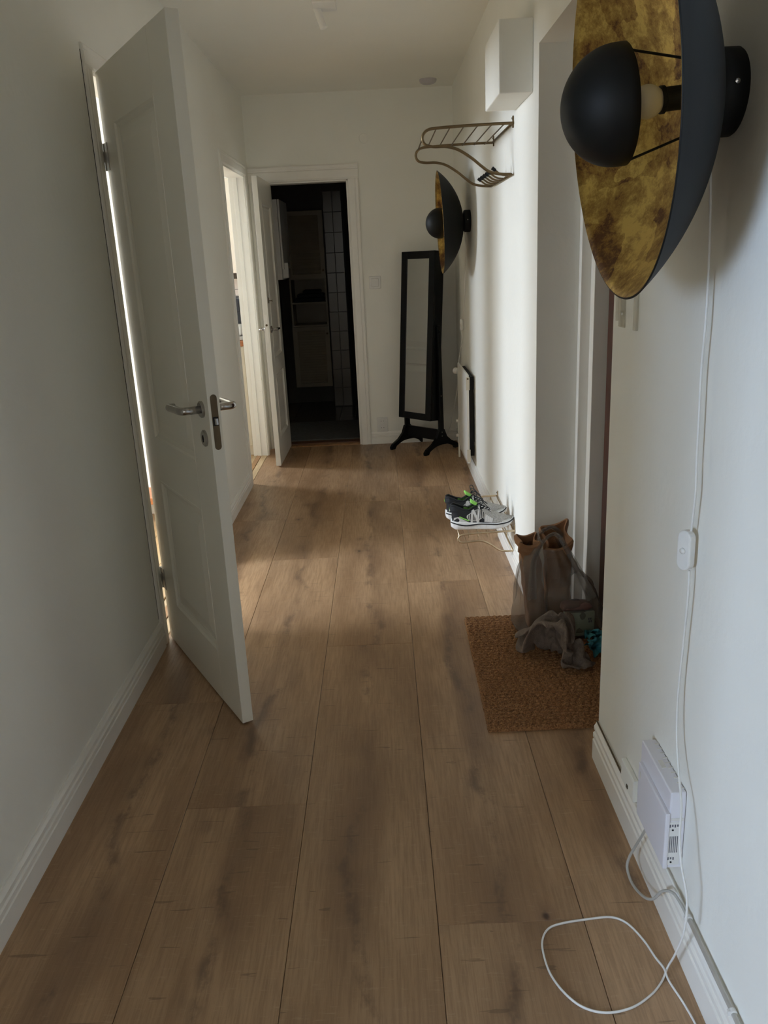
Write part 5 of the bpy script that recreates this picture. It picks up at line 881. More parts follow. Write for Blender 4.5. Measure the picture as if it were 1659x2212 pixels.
def running_shoe(loc, rz, label, grp):
    e = empty('running_shoe', loc, label, 'shoe', grp, rot=(0, 0, rz))
    def B(mb, nm, m, par=e, **k): return mb.build(nm, m, par, offset=(0, 0, 0), **k)
    nt, ns = 60, 14
    u = MB()
    for side in (-1, 1):
        v = [shoe_pt(i / nt, j / ns, side) for i in range(nt + 1) for j in range(ns + 1)]
        base = len(u.v)
        u.v += [tuple(p) for p in v]
        for i in range(nt):
            for j in range(ns):
                t, s = (i + .5) / nt, (j + .5) / ns
                k = base + i * (ns + 1) + j
                blk = t < .42 + .18 * (s - .3) or (s < .07) or (t < .52 and s < .30 - .1 * t)
                u.f.append((k, k + 1, k + ns + 2, k + ns + 1)); u.m.append(0 if blk else 1)
    up = u.build('upper', [M_MESHB, M_MESHG], e, offset=(0, 0, 0), smooth=True)
    so = up.modifiers.new('thick', 'SOLIDIFY'); so.thickness = .004; so.offset = -1
    # padded collar rim
    ring = [shoe_pt(t, 1, 1) for t in [.02 + .40 * k / 16 for k in range(17)]] + [shoe_pt(t, 1, -1) for t in [.42 - .40 * k / 16 for k in range(17)]]
    b = MB(); b.tube(ring, .0042, 8, closed=True); B(b, 'collar', M_MESHB, smooth=True)
    # insole floor so that the shoe is hollow
    b = MB(); b.prism([(interp(WID, t) * -.86, t * LN) for t in [k / 14 for k in range(1, 15)]] and [(t * LN, interp(WID, t) * .86) for t in [k / 14 for k in range(0, 10)]] + [(t * LN, -interp(WID, t) * .86) for t in [k / 14 for k in range(9, -1, -1)]], 'z', .033, .038); B(b, 'insole', M_MESHB)
    # midsole
    b = MB(); n = 60
    ringsets = []
    for i in range(n + 1):
        t = i / n; w = interp(WID, t) + .0035 - .002 * sm(.9, 1, t); zt_ = interp(STOP, t) + .004; zb = interp(SBOT, t) + .006
        x = (t * 1.03 - .018) * LN
        ringsets.append([(x, w * .92, zb), (x, w * 1.06, zb + .006), (x, w * 1.0, (zb + zt_) / 2), (x, w * 1.03, zt_ - .004), (x, w * .97, zt_), (x, -w * .97, zt_), (x, -w * 1.03, zt_ - .004), (x, -w * 1.0, (zb + zt_) / 2), (x, -w * 1.06, zb + .006), (x, -w * .92, zb)])
    k = 10; v = [p for r_ in ringsets for p in r_]
    f = [(i * k + j, i * k + (j + 1) % k, (i + 1) * k + (j + 1) % k, (i + 1) * k + j) for i in range(n) for j in range(k)] + [tuple(range(k))[::-1], tuple(range(n * k, n * k + k))]
    b.mesh(v, f); mid = B(b, 'midsole', M_SOLEW, smooth=True)
    # black stripe along the sole top edge, and fanned grooves in the arch
    for side in (-1, 1):
        pts = []
        for i in range(0, 49):
            t = i / 48; w = interp(WID, t) + .0035; pts.append(((t * 1.03 - .018) * LN, side * (w * 1.035), interp(STOP, t) + .001 - .010 * math.exp(-((t - .22) / .16) ** 2)))
        b = MB(); b.tube(pts, .0028, 6); B(b, 'sole_stripe', M_RUBBER, mid, smooth=True)
        pts = [shoe_pt(t, s, side, .0012) for t, s in ((.02, .05), (.03, .22), (.10, .30), (.18, .20), (.27, .06), (.20, .02), (.10, .01))]
        b = MB(); cpt = sum(pts, Vector()) / len(pts); b.mesh([cpt + Vector((0, side * .002, 0))] + pts, [(0, q + 1, (q + 1) % len(pts) + 1) for q in range(len(pts))]); B(b, 'heel_clip', M_SILV, smooth=True)
        for q in range(9):
            t = .22 + .045 * q; w = interp(WID, t) + .0035; zt_ = interp(STOP, t); x = (t * 1.03 - .018) * LN; dx = (q - 4) * .0022
            b = MB(); b.tube([(x, side * w * 1.005, zt_ - .006), (x + dx, side * w * 1.05, .010)], .0009, 5); B(b, 'sole_groove', M_GREYP, mid)
        # lime accents
        b = MB(); P = [shoe_pt(t, s, side, .0016) for t, s in ((.12, .36), (.20, .28), (.28, .16), (.27, .12), (.18, .22), (.11, .30))]; b.mesh(P, [(0, 1, 4, 5), (1, 2, 3, 4)]); B(b, 'lime_accent', M_LIME)
        # striped side panel with the letter emblem N
        def quad(ts, m, nm, off=.0022):
            q_ = MB(); nn = 6
            (t0, s0), (t1, s1), (t2, s2), (t3, s3) = ts; V = []; F_ = []
            for a_ in range(nn + 1):
                for c_ in range(3):
                    ka, kc = a_ / nn, c_ / 2
                    tt = (t0 * (1 - ka) + t1 * ka) * (1 - kc) + (t3 * (1 - ka) + t2 * ka) * kc; ss = (s0 * (1 - ka) + s1 * ka) * (1 - kc) + (s3 * (1 - ka) + s2 * ka) * kc
                    V.append(shoe_pt(tt, ss, side, off))
            for a_ in range(nn):
                for c_ in range(2): F_.append((a_ * 3 + c_, a_ * 3 + c_ + 1, a_ * 3 + c_ + 4, a_ * 3 + c_ + 3))
            q_.mesh(V, F_); return B(q_, nm, m, smooth=True)
        ov = [(.34 + .11 * math.cos(a) * 1.25 + .03, .40 + .30 * math.sin(a)) for a in [2 * PI * q / 24 for q in range(24)]]
        P = [shoe_pt(t, max(.03, s), side, .0010) for t, s in ov]; b = MB(); b.mesh([shoe_pt(.37, .40, side, .0016)] + P, [(0, q + 1, (q + 1) % 24 + 1) for q in range(24)]); B(b, 'side_panel', M_SILV, smooth=True)
        for q in range(10):
            t = .255 + .026 * q; hh = .25 * math.sqrt(max(0.02, 1 - ((t - .37) / .135) ** 2)); c0 = .40
            quad([(t, c0 - hh), (t + .012, c0 - hh), (t + .022, c0 + hh), (t + .010, c0 + hh)], M_MESHB, 'side_stripe', .0022)
        nL = [[(.295, .06), (.330, .06), (.348, .76), (.313, .76)], [(.400, .06), (.435, .06), (.453, .76), (.418, .76)], [(.313, .76), (.352, .76), (.435, .06), (.396, .06)]]
        for z_ in nL: quad(z_, M_SILV, 'letter_stroke', .0036)
        # toe wrap and forefoot overlays
        quad([(.52, .10), (.64, .08), (.66, .34), (.54, .44)], M_SILV, 'forefoot_overlay', .0014)
        for q in range(3):
            for p_ in range(3): quad([(.545 + .03 * q, .15 + .08 * p_), (.560 + .03 * q, .15 + .08 * p_), (.562 + .03 * q, .19 + .08 * p_), (.547 + .03 * q, .19 + .08 * p_)], M_GREYP, 'vent_dot', .0024)
        quad([(.80, .06), (.95, .06), (.94, .34), (.80, .22)], M_SILV, 'toe_overlay', .0012)
        quad([(.44, .86), (.63, .80), (.64, .95), (.44, .99)], M_MESHB, 'eyestay', .0016)
    # tongue with lime top
    b = MB(); V = []; nn = 12
    for i in range(nn + 1):
        k = i / nn; t = .31 + .33 * k; zc = .126 - .066 * k + .004 * math.sin(PI * k); hw = .0215 - .008 * k
        for j in range(7): q = j / 6 * 2 - 1; V.append((t * LN, q * hw, zc - .008 * q * q - .002))
    b.v += V; b.f += [(i * 7 + j, i * 7 + j + 1, (i + 1) * 7 + j + 1, (i + 1) * 7 + j) for i in range(nn) for j in range(6)]; b.m += [0 if i > 3 else 1 for i in range(nn) for j in range(6)]
    tg = b.build('tongue', [M_MESHB, M_LIME], e, offset=(0, 0, 0), smooth=True, label='tongue with a lime green top'); tg.modifiers.new('thick', 'SOLIDIFY').thickness = .005
    # lime lining of the collar front
    for side in (-1, 1):
        b = MB(); V = [shoe_pt(t, s, side) + Vector((0, -side * .0055, .001)) for t in [.20 + .03 * k for k in range(7)] for s in (.98, .85, .70, .55)]
        b.mesh(V, [(i * 4 + j, i * 4 + j + 1, i * 4 + j + 5, i * 4 + j + 4) for i in range(6) for j in range(3)]); B(b, 'lining', M_LIME, smooth=True)
    b = MB(); b.mesh([shoe_pt(.0, .62, -1) + Vector((-.0022, 0, 0)), shoe_pt(.0, .62, 1) + Vector((-.0022, 0, 0)), shoe_pt(.0, .82, 1) + Vector((-.0022, 0, 0)), shoe_pt(.0, .82, -1) + Vector((-.0022, 0, 0))], [(0, 1, 2, 3)]); B(b, 'heel_tab', M_LIME)
    # eyelets and laces
    rows = [.445, .49, .535, .58, .625]
    def top(t): return .126 - .066 * ((t - .31) / .33) + .0035
    for t in rows:
        for side in (-1, 1):
            p = shoe_pt(t, .90, side, .002); b = MB(); b.lathe([(.0028, 0), (.0046, 0), (.0046, .0018), (.0028, .0018)], 12, Matrix.Translation(p), close_ends=False); B(b, 'eyelet', M_SOLEW)
    for (a_, c_) in zip(rows[:-1], rows[1:]):
        for side in (-1, 1):
            p0 = shoe_pt(a_, .93, side, .003); p1 = shoe_pt(c_, .93, -side, .003); mid_ = Vector(((a_ + c_) / 2 * LN, 0, top((a_ + c_) / 2) + .004))
            b = MB(); b.tube(spline([p0, mid_, p1], 5), .0019, 6); B(b, 'lace', M_RUBBER, smooth=True)
    k0 = Vector((.425 * LN, 0, top(.43) + .008))
    for s_, L_ in ((1, .040), (-1, .034)):
        pts = [k0, k0 + Vector((-.004, s_ * L_ * .5, .022)), k0 + Vector((.012, s_ * L_, .018)), k0 + Vector((.022, s_ * L_ * .8, -.004)), k0 + Vector((.008, s_ * L_ * .3, -.001)), k0]
        b = MB(); b.tube(spline(pts, 6), .0019, 6); B(b, 'lace_loop', M_RUBBER, smooth=True)
        pts = [k0, k0 + Vector((.016, s_ * .016, .006)), k0 + Vector((.034, s_ * .026, -.010)), k0 + Vector((.050, s_ * .034, -.022))]
        b = MB(); b.tube(spline(pts, 6), .0018, 6); B(b, 'lace_end', M_RUBBER, smooth=True)
    b = MB(); b.lathe([(0, -.005), (.005, -.003), (.006, 0), (.005, .003), (0, .005)], 10, Matrix.Translation(k0)); B(b, 'lace_knot', M_RUBBER, smooth=True)
    return e
shoe_a = running_shoe((.303, 3.828, .2032), -.02, 'nearer running shoe of the pair, side emblem fully visible, black heel and grey toe', 'running shoes on the wire shelf')
shoe_b = running_shoe((.290, 3.975, .2032), .05, 'farther running shoe of the pair, half hidden behind its mate on the wire shelf', 'running shoes on the wire shelf')

for k in (shoe_a, shoe_b): k.scale = (1.02, 1.08, 1.22)

# ------------------------------------------------------------------ standing mirror cabinet
FA = math.atan2(-.72, .69)      # width axis direction; local x = width, local -y = the face
mir = empty('mirror_cabinet', (.305, 6.485, 0), 'tall black standing mirror cabinet with a slim mirror, tilted back on a splayed stand', 'mirror', rot=(0, 0, FA))
# local y must point away from the face: (.72,.69) is +90 degrees from (.69,-.72)
def Bm(mb, nm, m, par=mir, **k): return mb.build(nm, m, par, offset=(0, 0, 0), **k)
TLT = Matrix.Translation((0, -.012, .92)) @ Matrix.Rotation(math.radians(-4.7), 4, 'X') @ Matrix.Translation((0, 0, -.92))
def tb_(mb):
    mb.v = [tuple(TLT @ Vector(p)) for p in mb.v]; return mb
cw, z0c, z1c, cdp = .345, .25, 1.515, .085
b = MB(); b.box(-cw / 2, cw / 2, -.022, cdp - .022, z0c, z1c); cab = Bm(tb_(b), 'cabinet', M_BLKWOOD, bevel=.003)
for bx in ((-cw / 2, -cw / 2 + .058, z0c, z1c), (cw / 2 - .058, cw / 2, z0c, z1c)):
    b = MB(); b.box(bx[0], bx[1], -.040, -.0225, bx[2], bx[3]); Bm(tb_(b), 'door_frame', M_BLKWOOD, bevel=.003)
for bz in ((z0c, z0c + .052), (z1c - .055, z1c)):
    b = MB(); b.box(-cw / 2 + .058, cw / 2 - .058, -.040, -.0225, bz[0], bz[1]); Bm(tb_(b), 'door_frame', M_BLKWOOD, bevel=.003)
b = MB(); b.box(-cw / 2 + .056, cw / 2 - .056, -.034, -.030, z0c + .05, z1c - .053); Bm(tb_(b), 'mirror_pane', M_MIRROR)
for s_ in (-1, 1):
    xs = s_ * (cw / 2 + .012)
    b = MB(); b.prism([(-.022, .10), (.026, .10), (.014, .96), (.004, .975), (-.008, .975), (-.016, .96)], 'x', xs - .011, xs + .011); up_ = Bm(b, 'upright', M_BLKWOOD, bevel=.002)
    b = MB(); b.lathe([(0, 0), (.012, 0), (.012, .010), (0, .013)], 20, Matrix.Translation((xs + s_ * .011, -.002, .925)) @ Matrix.Rotation(s_ * PI / 2, 4, 'Y')); Bm(b, 'pivot_knob', M_BLKWOOD, up_)
    for zz in (.44, .155, .125):
        b = MB(); b.lathe([(0, 0), (.005, 0), (.004, .002), (0, .002)], 12, Matrix.Translation((xs + s_ * .011, 0, zz)) @ Matrix.Rotation(s_ * PI / 2, 4, 'Y')); Bm(b, 'screw', M_STEEL, up_)
    # splayed foot with an arched underside
    P = [(-.195, 0), (-.155, 0), (-.140, .022), (-.100, .040), (-.060, .052), (0, .056), (.060, .052), (.100, .040), (.140, .022), (.155, 0), (.195, 0), (.198, .022), (.175, .045), (.110, .075), (.060, .115), (.032, .175), (-.032, .175), (-.060, .115), (-.110, .075), (-.175, .045), (-.198, .022)]
    b = MB(); b.prism(P, 'x', xs - .012, xs + .012); Bm(b, 'foot', M_BLKWOOD, bevel=.003)
b = MB(); b.box(-cw / 2, cw / 2, -.010, .010, .085, .172); Bm(b, 'cross_rail', M_BLKWOOD, bevel=.002)

# ------------------------------------------------------------------ radiator
rad = empty('radiator', (XR, 5.78, .12), 'flat white panel radiator standing off the right wall below the far lamp', 'radiator')
b = MB(); b.box(.548, .564, 5.45, 6.10, .118, .722); pn = b.build('panel', M_TRIM, rad, bevel=.005, seg=3)
for z in (.13, .62):
    b = MB(); b.box(.545, .568, 5.446, 5.458, z, z + .085); b.build('edge_clip', M_CREAM, pn, bevel=.001)
b = MB(); b.tube([(.556, 5.448, .695), (.556, 5.440, .695)], .006, 12); b.build('vent_plug', M_DSTEEL, rad)
for z in (.24, .60):
    for y in (5.53, 6.0):
        b = MB(); b.box(.563, XR, y - .012, y + .012, z - .012, z + .012); b.build('bracket', M_CREAM, rad)
b = MB(); b.box(.564, .598, 5.50, 6.06, .16, .70); b.build('gap_shade', M_DARK, rad, label='dark block standing in for the shade behind the panel')  # dark filler in place of the shade between panel and wall
b = MB(); b.tube([(.556, 6.10, .655), (.556, 6.13, .655)], .012, 14); b.tube([(.556, 6.13, .655), (.540, 6.165, .655)], [.020, .024], 18); b.build('thermostat_knob', M_PLUG, rad, smooth=False)
for z in (.30, .19):
    b = MB(); b.tube(rounded([(.556, 6.10, z), (.556, 6.14, z), (.556, 6.14, z - .06)], .02, 4), .009, 12); b.tube([(.556, 6.14, z - .02), (.535, 6.14, z - .02)], .012, 12); b.build('valve', M_TRIM, rad)
b = MB(); b.tube([(.556, 6.14, .24), (.556, 6.14, .0)], .0075, 12); b.build('pipe', M_TRIM, rad)

# ------------------------------------------------------------------ wall box, ceiling lamp, smoke detector, switches, sockets
e = empty('fuse_box', (XR, 3.59, 2.18), 'boxy cream cover high on the right wall, above the hat shelf', 'box')
b = MB(); b.box(.478, XR, 3.385, 3.79, 2.053, 2.300); b.build('cover', M_WALL, e, bevel=.004)
b = MB(); b.box(.4785, .492, 3.3815, 3.385, 2.13, 2.262); b.build('latch_strip', M_WALL, e, bevel=.001)

e = empty('spot_lamp', (-.20, 4.28, ZC), 'white ceiling spotlight bar with a small cylinder spot at the top of the frame', 'ceiling lamp')
b = MB(); b.box(-.24, -.135, 4.10, 4.25, 2.565, 2.625); b.box(-.21, -.165, 4.14, 4.20, 2.625, ZC); b.build('bar', M_PLUG, e, bevel=.004)
b = MB(); b.tube([(-.232, 4.20, 2.60), (-.196, 4.19, 2.485)], .0165, 24); b.build('spot', M_PLUG, e, bevel=.002)
e = empty('smoke_detector', (.41, 6.50, ZC), 'round white smoke detector on the ceiling by the end wall', 'smoke detector')
b = MB(); b.lathe([(0, 0), (.062, 0), (.062, .008), (.055, .022), (.040, .030), (0, .032)], 40, Matrix.Translation((.41, 6.46, ZC)) @ Matrix.Rotation(PI, 4, 'X')); k = b.build('housing', mat('aged_grey_plastic', (.56, .53, .55), .5, var=.05), e, bevel=.002)
b = MB(); b.lathe([(.045, .0), (.047, .0), (.047, .006), (.045, .006)], 40, Matrix.Translation((.41, 6.46, ZC - .018)) @ Matrix.Rotation(PI, 4, 'X')); b.build('air_slot', M_GREYP, k)
e = empty('blanking_plate', (-.065, YE, 2.35), 'round painted over cover plate high on the end wall', 'cover plate')
b = MB(); b.lathe([(0, 0), (.037, 0), (.036, .003), (.030, .004), (.029, .003), (0, .0035)], 40, Matrix.Translation((-.065, YE, 2.345)) @ Matrix.Rotation(PI / 2, 4, 'X')); b.build('disc', M_WALL, e)
e = empty('light_switch', (-.031, YE, 1.297), 'square white rocker light switch on the end wall beside the bathroom door', 'switch')
b = MB(); b.box(-.076, .014, YE - .009, YE, 1.250, 1.344); b.build('frame', M_PLUG, e, bevel=.003)
b = MB(); b.box(-.061, -.001, YE - .0105, YE - .009, 1.265, 1.329); b.build('inner_frame', M_GREYP, e)
b = MB(); b.box(-.059, -.003, YE - .014, YE - .010, 1.267, 1.327); b.build('rocker', M_PLUG, e, bevel=.002)
e = empty('wall_socket', (-.024, YE, .162), 'white double power socket low on the end wall', 'socket')
b = MB(); b.box(-.068, .020, YE - .010, YE, .100, .222); b.build('plate', M_PLUG, e, bevel=.003)
for z in (.190, .135):
    b = MB(); b.lathe([(.020, 0), (.024, .0), (.024, .003), (.021, .004), (.0205, .0012), (0, .0012)], 32, Matrix.Translation((-.024, YE - .0102, z)) @ Matrix.Rotation(PI / 2, 4, 'X')); so = b.build('outlet', M_PLUG, e)
    for dx in (-.0095, .0095):
        b = MB(); b.lathe([(0, 0), (.0026, 0), (.0026, .0006), (0, .0006)], 10, Matrix.Translation((-.024 + dx, YE - .0114, z)) @ Matrix.Rotation(PI / 2, 4, 'X')); b.build('hole', M_DARK, so)
e = empty('clear_holder', (XR, 2.05, 1.345), 'small clear plastic holder with two bright screws on the near right wall', 'holder')
b = MB(); b.box(.600, XR, 2.080, 2.128, 1.300, 1.392); b.box(.592, .600, 2.122, 2.128, 1.315, 1.392); b.build('back_plate', M_CLEAR, e, bevel=.002)
b = MB(); b.box(.596, XR, 1.975, 1.992, 1.302, 1.392); b.build('side_rail', M_CLEAR, e, bevel=.002)
for z in (1.372, 1.334):
    b = MB(); b.lathe([(0, 0), (.0035, 0), (.003, .002), (0, .0028)], 14, Matrix.Translation((.600, 2.094, z)) @ ZX); b.build('screw', M_PLUG, e)

# ------------------------------------------------------------------ router box, socket and cables by the near baseboard
e = empty('router', (XR, 1.59, .29), 'white wall mounted network router box with a printed label above the near baseboard', 'router')
b = MB(); b.box(.570, XR - .001, 1.486, 1.690, .190, .383); b.build('body', M_PLASW, e, bevel=.004, seg=3)
b = MB(); b.box(.561, .5715, 1.483, 1.676, .190, .333); cv = b.build('lower_cover', M_PLASW, e, bevel=.003, seg=2)
b = MB(); b.box(.5602, .5610, 1.655, 1.661, .300, .316); b.build('badge', M_GREYP, cv)
b = MB(); b.box(.574, .600, 1.4845, 1.4862, .313, .320); b.build('seam', M_GREYP, e)
for k in range(10):
    y = 1.500 + .0185 * k; b = MB(); b.box(.594, .6035, y, y + .004, .3825, .3838); b.build('vent_slot', M_GREYP, e)
b = MB(); b.box(.580, .590, 1.575, 1.605, .3825, .3838); b.build('top_button', M_GREYP, e)
b = MB(); b.box(.566, .596, 1.4852, 1.4862, .200, .310); lb_ = b.build('label', M_PLUG, e)
for k in range(5):
    b = MB(); b.box(.573 + .004 * k, .5744 + .004 * k, 1.4845, 1.4853, .232, .274); b.build('printed_line', M_INK, lb_)
for z, nn in ((.300, 4), (.216, 3)):
    for k in range(nn):
        b = MB(); b.box(.571 + .0055 * k, .5735 + .0055 * k, 1.4845, 1.4853, z - .003 + .002 * (k % 2), z + .004); b.build('printed_mark', M_INK, lb_)
for z in (.290, .207):
    b = MB(); b.lathe([(0, 0), (.0022, 0), (.0022, .0008), (0, .0008)], 12, Matrix.Translation((.5785, 1.4853, z)) @ Matrix.Rotation(PI / 2, 4, 'X')); b.build('screw_hole', M_DARK, lb_)
e = empty('phone_socket', (XR, 1.86, .15), 'small painted phone socket on top of the near baseboard', 'socket')
b = MB(); b.box(.590, XR, 1.795, 1.905, .1255, .190); b.build('housing', M_WALL, e, bevel=.004)
b = MB(); b.box(.5885, .590, 1.838, 1.848, .137, .147); b.build('port', M_DSTEEL, e)
net = [(.578, 1.632, .198), (.572, 1.640, .165), (.562, 1.665, .105), (.552, 1.680, .058), (.546, 1.675, .030), (.546, 1.630, .022), (.551, 1.565, .044), (.558, 1.521, .076), (.570, 1.50, .116), (.583, 1.473, .136), (.590, 1.440, .1345), (.592, 1.40, .1315)]
e = empty('network_cable', (.578, 1.632, .198), 'grey cable looping from the router down to the near baseboard top', 'cable')
b = MB(); b.tube(spline(net, 6), .0033, 10); b.build('jacket', M_GREYC, e, smooth=True)
b = MB(); b.tube([(.578, 1.632, .200), (.5735, 1.638, .176)], .0052, 12); b.build('plug_boot', M_GREYC, e)
e = empty('baseboard_cable', (.594, .8, .13), 'painted grey cable clipped along the top of the near baseboard', 'cable')
b = MB(); b.tube([(.594, 1.405, .1295), (.594, .0, .1295), (.594, -1.15, .1295)], .0046, 10); b.build('jacket', M_GREYP, e, smooth=True)
b = MB(); b.tube([(.597, 1.785, .128), (.597, 1.405, .128)], .003, 8); b.build('jacket', M_WALL, e, smooth=True)
b = MB(); b.tube([(.5985, 2.185, .1265), (.5985, 1.92, .1265)], .0028, 8); b.build('dark_run', M_DSTEEL, e, smooth=True)
for y in (1.405, 1.178, .9, .6):
    b = MB(); b.tube([(.594, y - .004, .1305), (.594, y + .004, .1305)], .0075, 12); b.box(.584, .594, y - .003, y + .003, .125, .136); b.build('clip', M_PLUG, e)

# ------------------------------------------------------------------ doormat
e = empty('doormat', (.58, 2.78, 0), 'brown woven coir doormat by the entrance niche', 'doormat')
nx, ny = 150, 330
mx0, mx1, my0, my1 = .298, .838, 2.345, 3.212
X = np.linspace(mx0, mx1, nx); Y = np.linspace(my0, my1, ny)
rng_ = np.random.RandomState(4)
XX, YY = np.meshgrid(X, Y)
XX = XX + (YY - my1) * .010 + .0
row = np.floor(YY / .0215).astype(int); xo = rng_.rand(600)[row] * .019
bx_ = np.abs(np.sin(PI * (XX + xo) / .0240)); by_ = np.abs(np.sin(PI * YY / .0215))
Z = .008 + .0095 * (.45 + .55 * bx_ ** .7) * (by_ ** .7) + .0010 * rng_.rand(ny, nx)
edge = np.zeros_like(Z, bool); edge[0, :] = edge[-1, :] = True; edge[:, 0] = edge[:, -1] = True
XX = XX + .0012 * (rng_.rand(ny, nx) - .5); YY = YY + .0012 * (rng_.rand(ny, nx) - .5)
XX[:, 0] += .004 * (rng_.rand(ny) - .5); XX[:, -1] += .002 * (rng_.rand(ny) - .5); YY[0, :] += .004 * (rng_.rand(nx) - .5)
Z[edge] = .0008
V = np.stack([XX, YY, Z], -1).reshape(-1, 3) - np.array(e.location)
idx = np.arange(nx * ny).reshape(ny, nx)
F = np.stack([idx[:-1, :-1], idx[:-1, 1:], idx[1:, 1:], idx[1:, :-1]], -1).reshape(-1, 4)
me = bpy.data.meshes.new('coir_pile'); me.from_pydata(V.tolist(), [], F.tolist()); me.materials.append(M_COIR); me.shade_smooth()
o = bpy.data.objects.new('coir_pile', me); COL.objects.link(o); o.parent = e

# ------------------------------------------------------------------ plastic bag, paper bags, carton, towel, rag
MZ = .0185
def crumple(v, amp, sc, seed):
    p = Vector(v); d = noise.noise_vector(p * sc + Vector((seed, seed * 2, 0))); d2 = noise.noise_vector(p * sc * 2.7 + Vector((seed * 3, 0, seed)))
    q = p + Vector((d.x, d.y, d.z * .5)) * amp + Vector((d2.x, d2.y, d2.z * .4)) * amp * .4
    return (q.x, q.y, max(q.z, MZ + .001))
def loft(rings, n, amp, sc, seed, cap_bottom=True, fold=0.0, foldn=11):
    """rings: (cx, cy, rx, ry, z, squareness)"""
    b = MB(); V = []
    for (cx, cy, rx, ry, z, sq) in rings:
        for k in range(n):
            a = 2 * PI * k / n; c, s_ = math.cos(a), math.sin(a)
            c = math.copysign(abs(c) ** sq, c); s_ = math.copysign(abs(s_) ** sq, s_)
            fo = 1 + fold * math.sin(foldn * a + 4 * noise.noise(Vector((a, z * 6, seed)))) * min(1, (z - MZ) * 6)
            V.append(crumple((cx + rx * c * fo, cy + ry * s_ * fo, z), amp * min(1.0, .25 + (z - MZ) * 6), sc, seed))
    F_ = [(i * n + k, i * n + (k + 1) % n, (i + 1) * n + (k + 1) % n, (i + 1) * n + k) for i in range(len(rings) - 1) for k in range(n)]
    if cap_bottom: F_.append(tuple(range(n))[::-1])
    b.mesh(V, F_); return b
def lerp_rings(keys, m):
    out = []
    for i in range(len(keys) - 1):
        for k in range(m): t = k / m; out.append(tuple(a * (1 - t) + c * t for a, c in zip(keys[i], keys[i + 1])))
    out.append(keys[-1]); return out
bag = empty('plastic_bag', (.67, 3.06, MZ), 'sheer grey plastic carrier bag standing on the doormat around the paper bags', 'bag')
keys = [(.660, 3.070, .160, .110, MZ + .001, .6), (.657, 3.062, .178, .120, MZ + .03, .6), (.658, 3.065, .174, .120, .12, .64), (.646, 3.075, .152, .110, .20, .72), (.627, 3.085, .122, .098, .27, .8), (.618, 3.09, .100, .086, .33, .88), (.622, 3.09, .074, .072, .372, .95)]
b = loft(lerp_rings(keys, 8), 120, .013, 8, 3, fold=.045, foldn=13); bb = b.build('bag_body', M_FILM, bag, smooth=True, weld=False)
def ribbon(pts, w0, w1):
    P = spline(pts, 8); n = len(P); V = []
    for i, q in enumerate(P):
        k = abs(2 * i / (n - 1) - 1); w_ = w0 + (w1 - w0) * (k ** 1.5); t_ = (P[min(i + 1, n - 1)] - P[max(i - 1, 0)]).normalized(); sd = t_.cross(Vector((.35, -1, .25))).normalized()
        for j in range(5): V.append(q + sd * w_ * (j / 4 - .5) + Vector((0, -.004 * math.sin(PI * j / 2), .003 * math.cos(PI * j))))
    b = MB(); b.mesh(V, [(i * 5 + j, i * 5 + j + 1, i * 5 + j + 6, i * 5 + j + 5) for i in range(n - 1) for j in range(4)]); return b
for pts in ([(.540, 2.965, .19), (.545, 2.980, .26), (.555, 3.005, .330), (.590, 3.035, .390), (.622, 3.045, .420), (.655, 3.045, .418), (.690, 3.015, .360), (.735, 2.985, .27), (.775, 2.965, .18)], [(.56, 3.16, .22), (.58, 3.15, .36), (.62, 3.10, .430), (.655, 3.10, .430), (.70, 3.16, .36), (.755, 3.185, .20)]):
    ribbon(pts, .014, .045).build('bag_handle', M_FILM2, bag, smooth=True)
